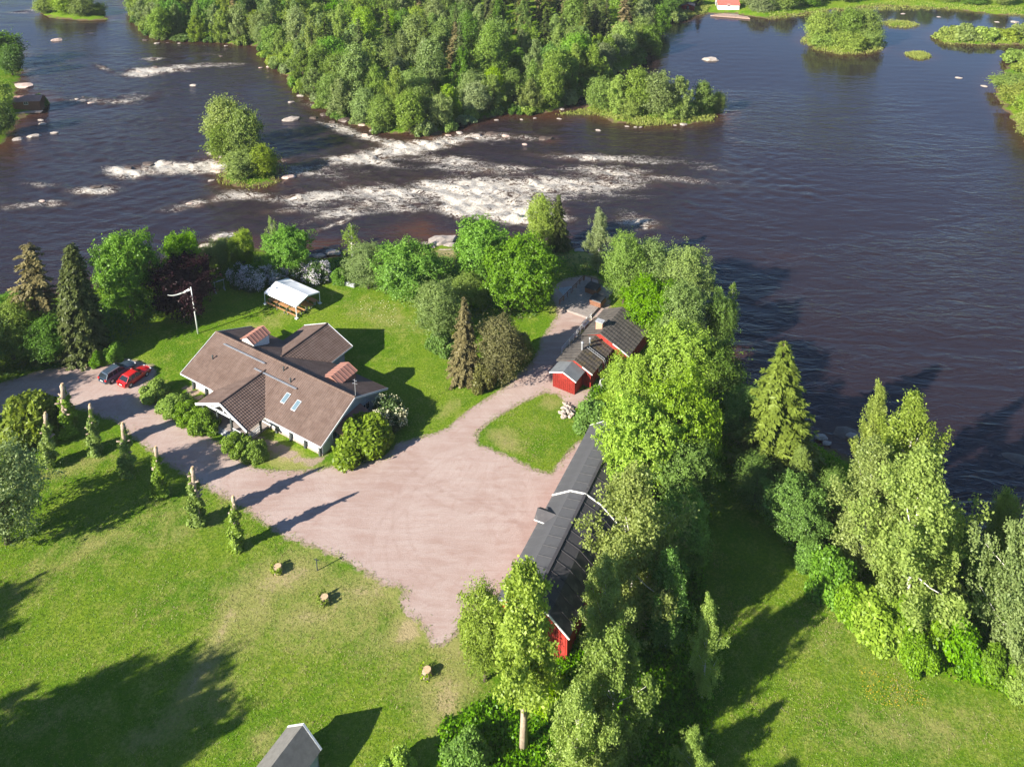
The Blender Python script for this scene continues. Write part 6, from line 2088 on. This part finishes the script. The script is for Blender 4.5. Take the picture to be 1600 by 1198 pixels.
for nm_, lb_, mt_, sel in (('lawn_grass', 'short green grass blades covering the mown lawns', 'grass', dryv < .42), ('dry_grass', 'dry straw-coloured grass in the worn parts of the lawns', 'straw', (dryv >= .42) & (dryv < 1.25))):
    c_ = co[sel]
    k_ = len(c_)
    me = bpy.data.meshes.new(nm_)
    me.vertices.add(3 * k_); me.vertices.foreach_set('co', c_.ravel())
    me.loops.add(3 * k_); me.loops.foreach_set('vertex_index', np.arange(3 * k_, dtype=np.int32))
    me.polygons.add(k_); me.polygons.foreach_set('loop_start', np.arange(0, 3 * k_, 3, dtype=np.int32))
    me.update(calc_edges=True)
    at = me.attributes.new('tint', 'FLOAT', 'POINT')
    at.data.foreach_set('value', np.repeat(np.clip(.45 + .9 * pat[sel] + .22 * rg.normal(size=k_), 0, 1), 3).astype(np.float32))
    tag(obj(nm_, me, None, M[mt_]), lb_, None, None, 'stuff')
# fallen white petals on the lawn by the maples
P = scatter(900, [(545, 480), (580, 465), (620, 475), (625, 510), (590, 505)])[:150]
n = len(P)
o = obj('fallen_petals', leaf_mesh('fallen_petals', np.stack([P[:, 0], P[:, 1], np.full(n, .14)], 1), np.tile([0, 0, 1.0], (n, 1)) + rg.normal(size=(n, 3)) * .3, rg.uniform(.03, .10, n), .7, rg, rg.random(n)), None, M['ivory'])
tag(o, 'scattered white blossoms lying on the lawn near the maples', None, None, 'stuff')
P = scatter(2500, [(1340, 1040), (1420, 1070), (1460, 1100), (1400, 1110), (1350, 1090)])[:220]
n = len(P)
M['dandelion'] = simple_mat('dandelion_yellow', (0.55, 0.36, 0.02), 0.8)
o = obj('dandelions', leaf_mesh('dandelions', np.stack([P[:, 0], P[:, 1], np.full(n, .15)], 1), np.tile([0, 0, 1.0], (n, 1)) + rg.normal(size=(n, 3)) * .3, .042, .9, rg, rg.random(n)), None, M['dandelion'])
tag(o, 'yellow dandelions dotting the right-hand meadow', None, None, 'stuff')
# reeds along the shallow shores
q = []
for poly, zz, cnt in ((ISL[3], 0, 1600), (ISL[4], 0, 700), (ISL[5], 0, 400), (ISL[2], 0, 500), (ISL[6], 0, 900)):
    lo, hi = poly.min(0) - 1.5, np.minimum(poly.max(0) + 1.5, [230, 400])
    R_ = lo + rg.random((cnt * 6, 2)) * (hi - lo)
    dd = dist_to(R_, poly)
    q.append(R_[(inside(R_, poly) & (dd < 5)) | (dd < 1.4)][:cnt])
for pl in ([(870, 180), (930, 180), (1000, 198), (1110, 190), (1120, 182), (1000, 188), (930, 170)], [(1060, 30), (1100, 22), (1110, 14), (1060, 20)], [(1200, 33), (1320, 18), (1500, 16), (1600, 26), (1600, 18), (1400, 5), (1200, 24)]):
    q.append(scatter(6000, pl, WZ)[:1300])
R_ = np.concatenate(q)
n = len(R_)
z, sd = land_z(R_)
P = np.stack([R_[:, 0], R_[:, 1], np.maximum(z, WZ) + rg.random(n) * .5], 1)
P = np.repeat(P, 3, 0) + rg.normal(size=(3 * n, 3)) * np.array([.35, .35, .12])
n = len(P)
o = obj('reeds', leaf_mesh('reeds', P, rg.normal(size=(n, 3)) * np.array([1, 1, .4]), .30, .3, rg, rg.random(n), np.tile([0, 0, 1.0], (n, 1)) + rg.normal(size=(n, 3)) * .4), None, M['reed'])
tag(o, 'yellow-green reeds and sedge along the shallow shores', None, None, 'stuff')
# ---------------------------------------------------------------- thin summer air
hm = bpy.data.materials.new('summer_haze')
hm.use_nodes = True
hn = hm.node_tree
for n_ in list(hn.nodes):
    hn.nodes.remove(n_)
ho = hn.nodes.new('ShaderNodeOutputMaterial')
hv = hn.nodes.new('ShaderNodeVolumePrincipled')
hv.inputs['Color'].default_value = (0.86, 0.92, 1.0, 1)
hv.inputs['Density'].default_value = 0.00008
hv.inputs['Anisotropy'].default_value = 0.0
hn.links.new(hv.outputs[0], ho.inputs['Volume'])
mb = MB()
mb.box(-1700, 1700, -120, 2800, -4.6, 78.0)
hz_ = mb.build('haze', hm)
tag(hz_, 'thin pale summer haze over the river valley', None, None, 'stuff')
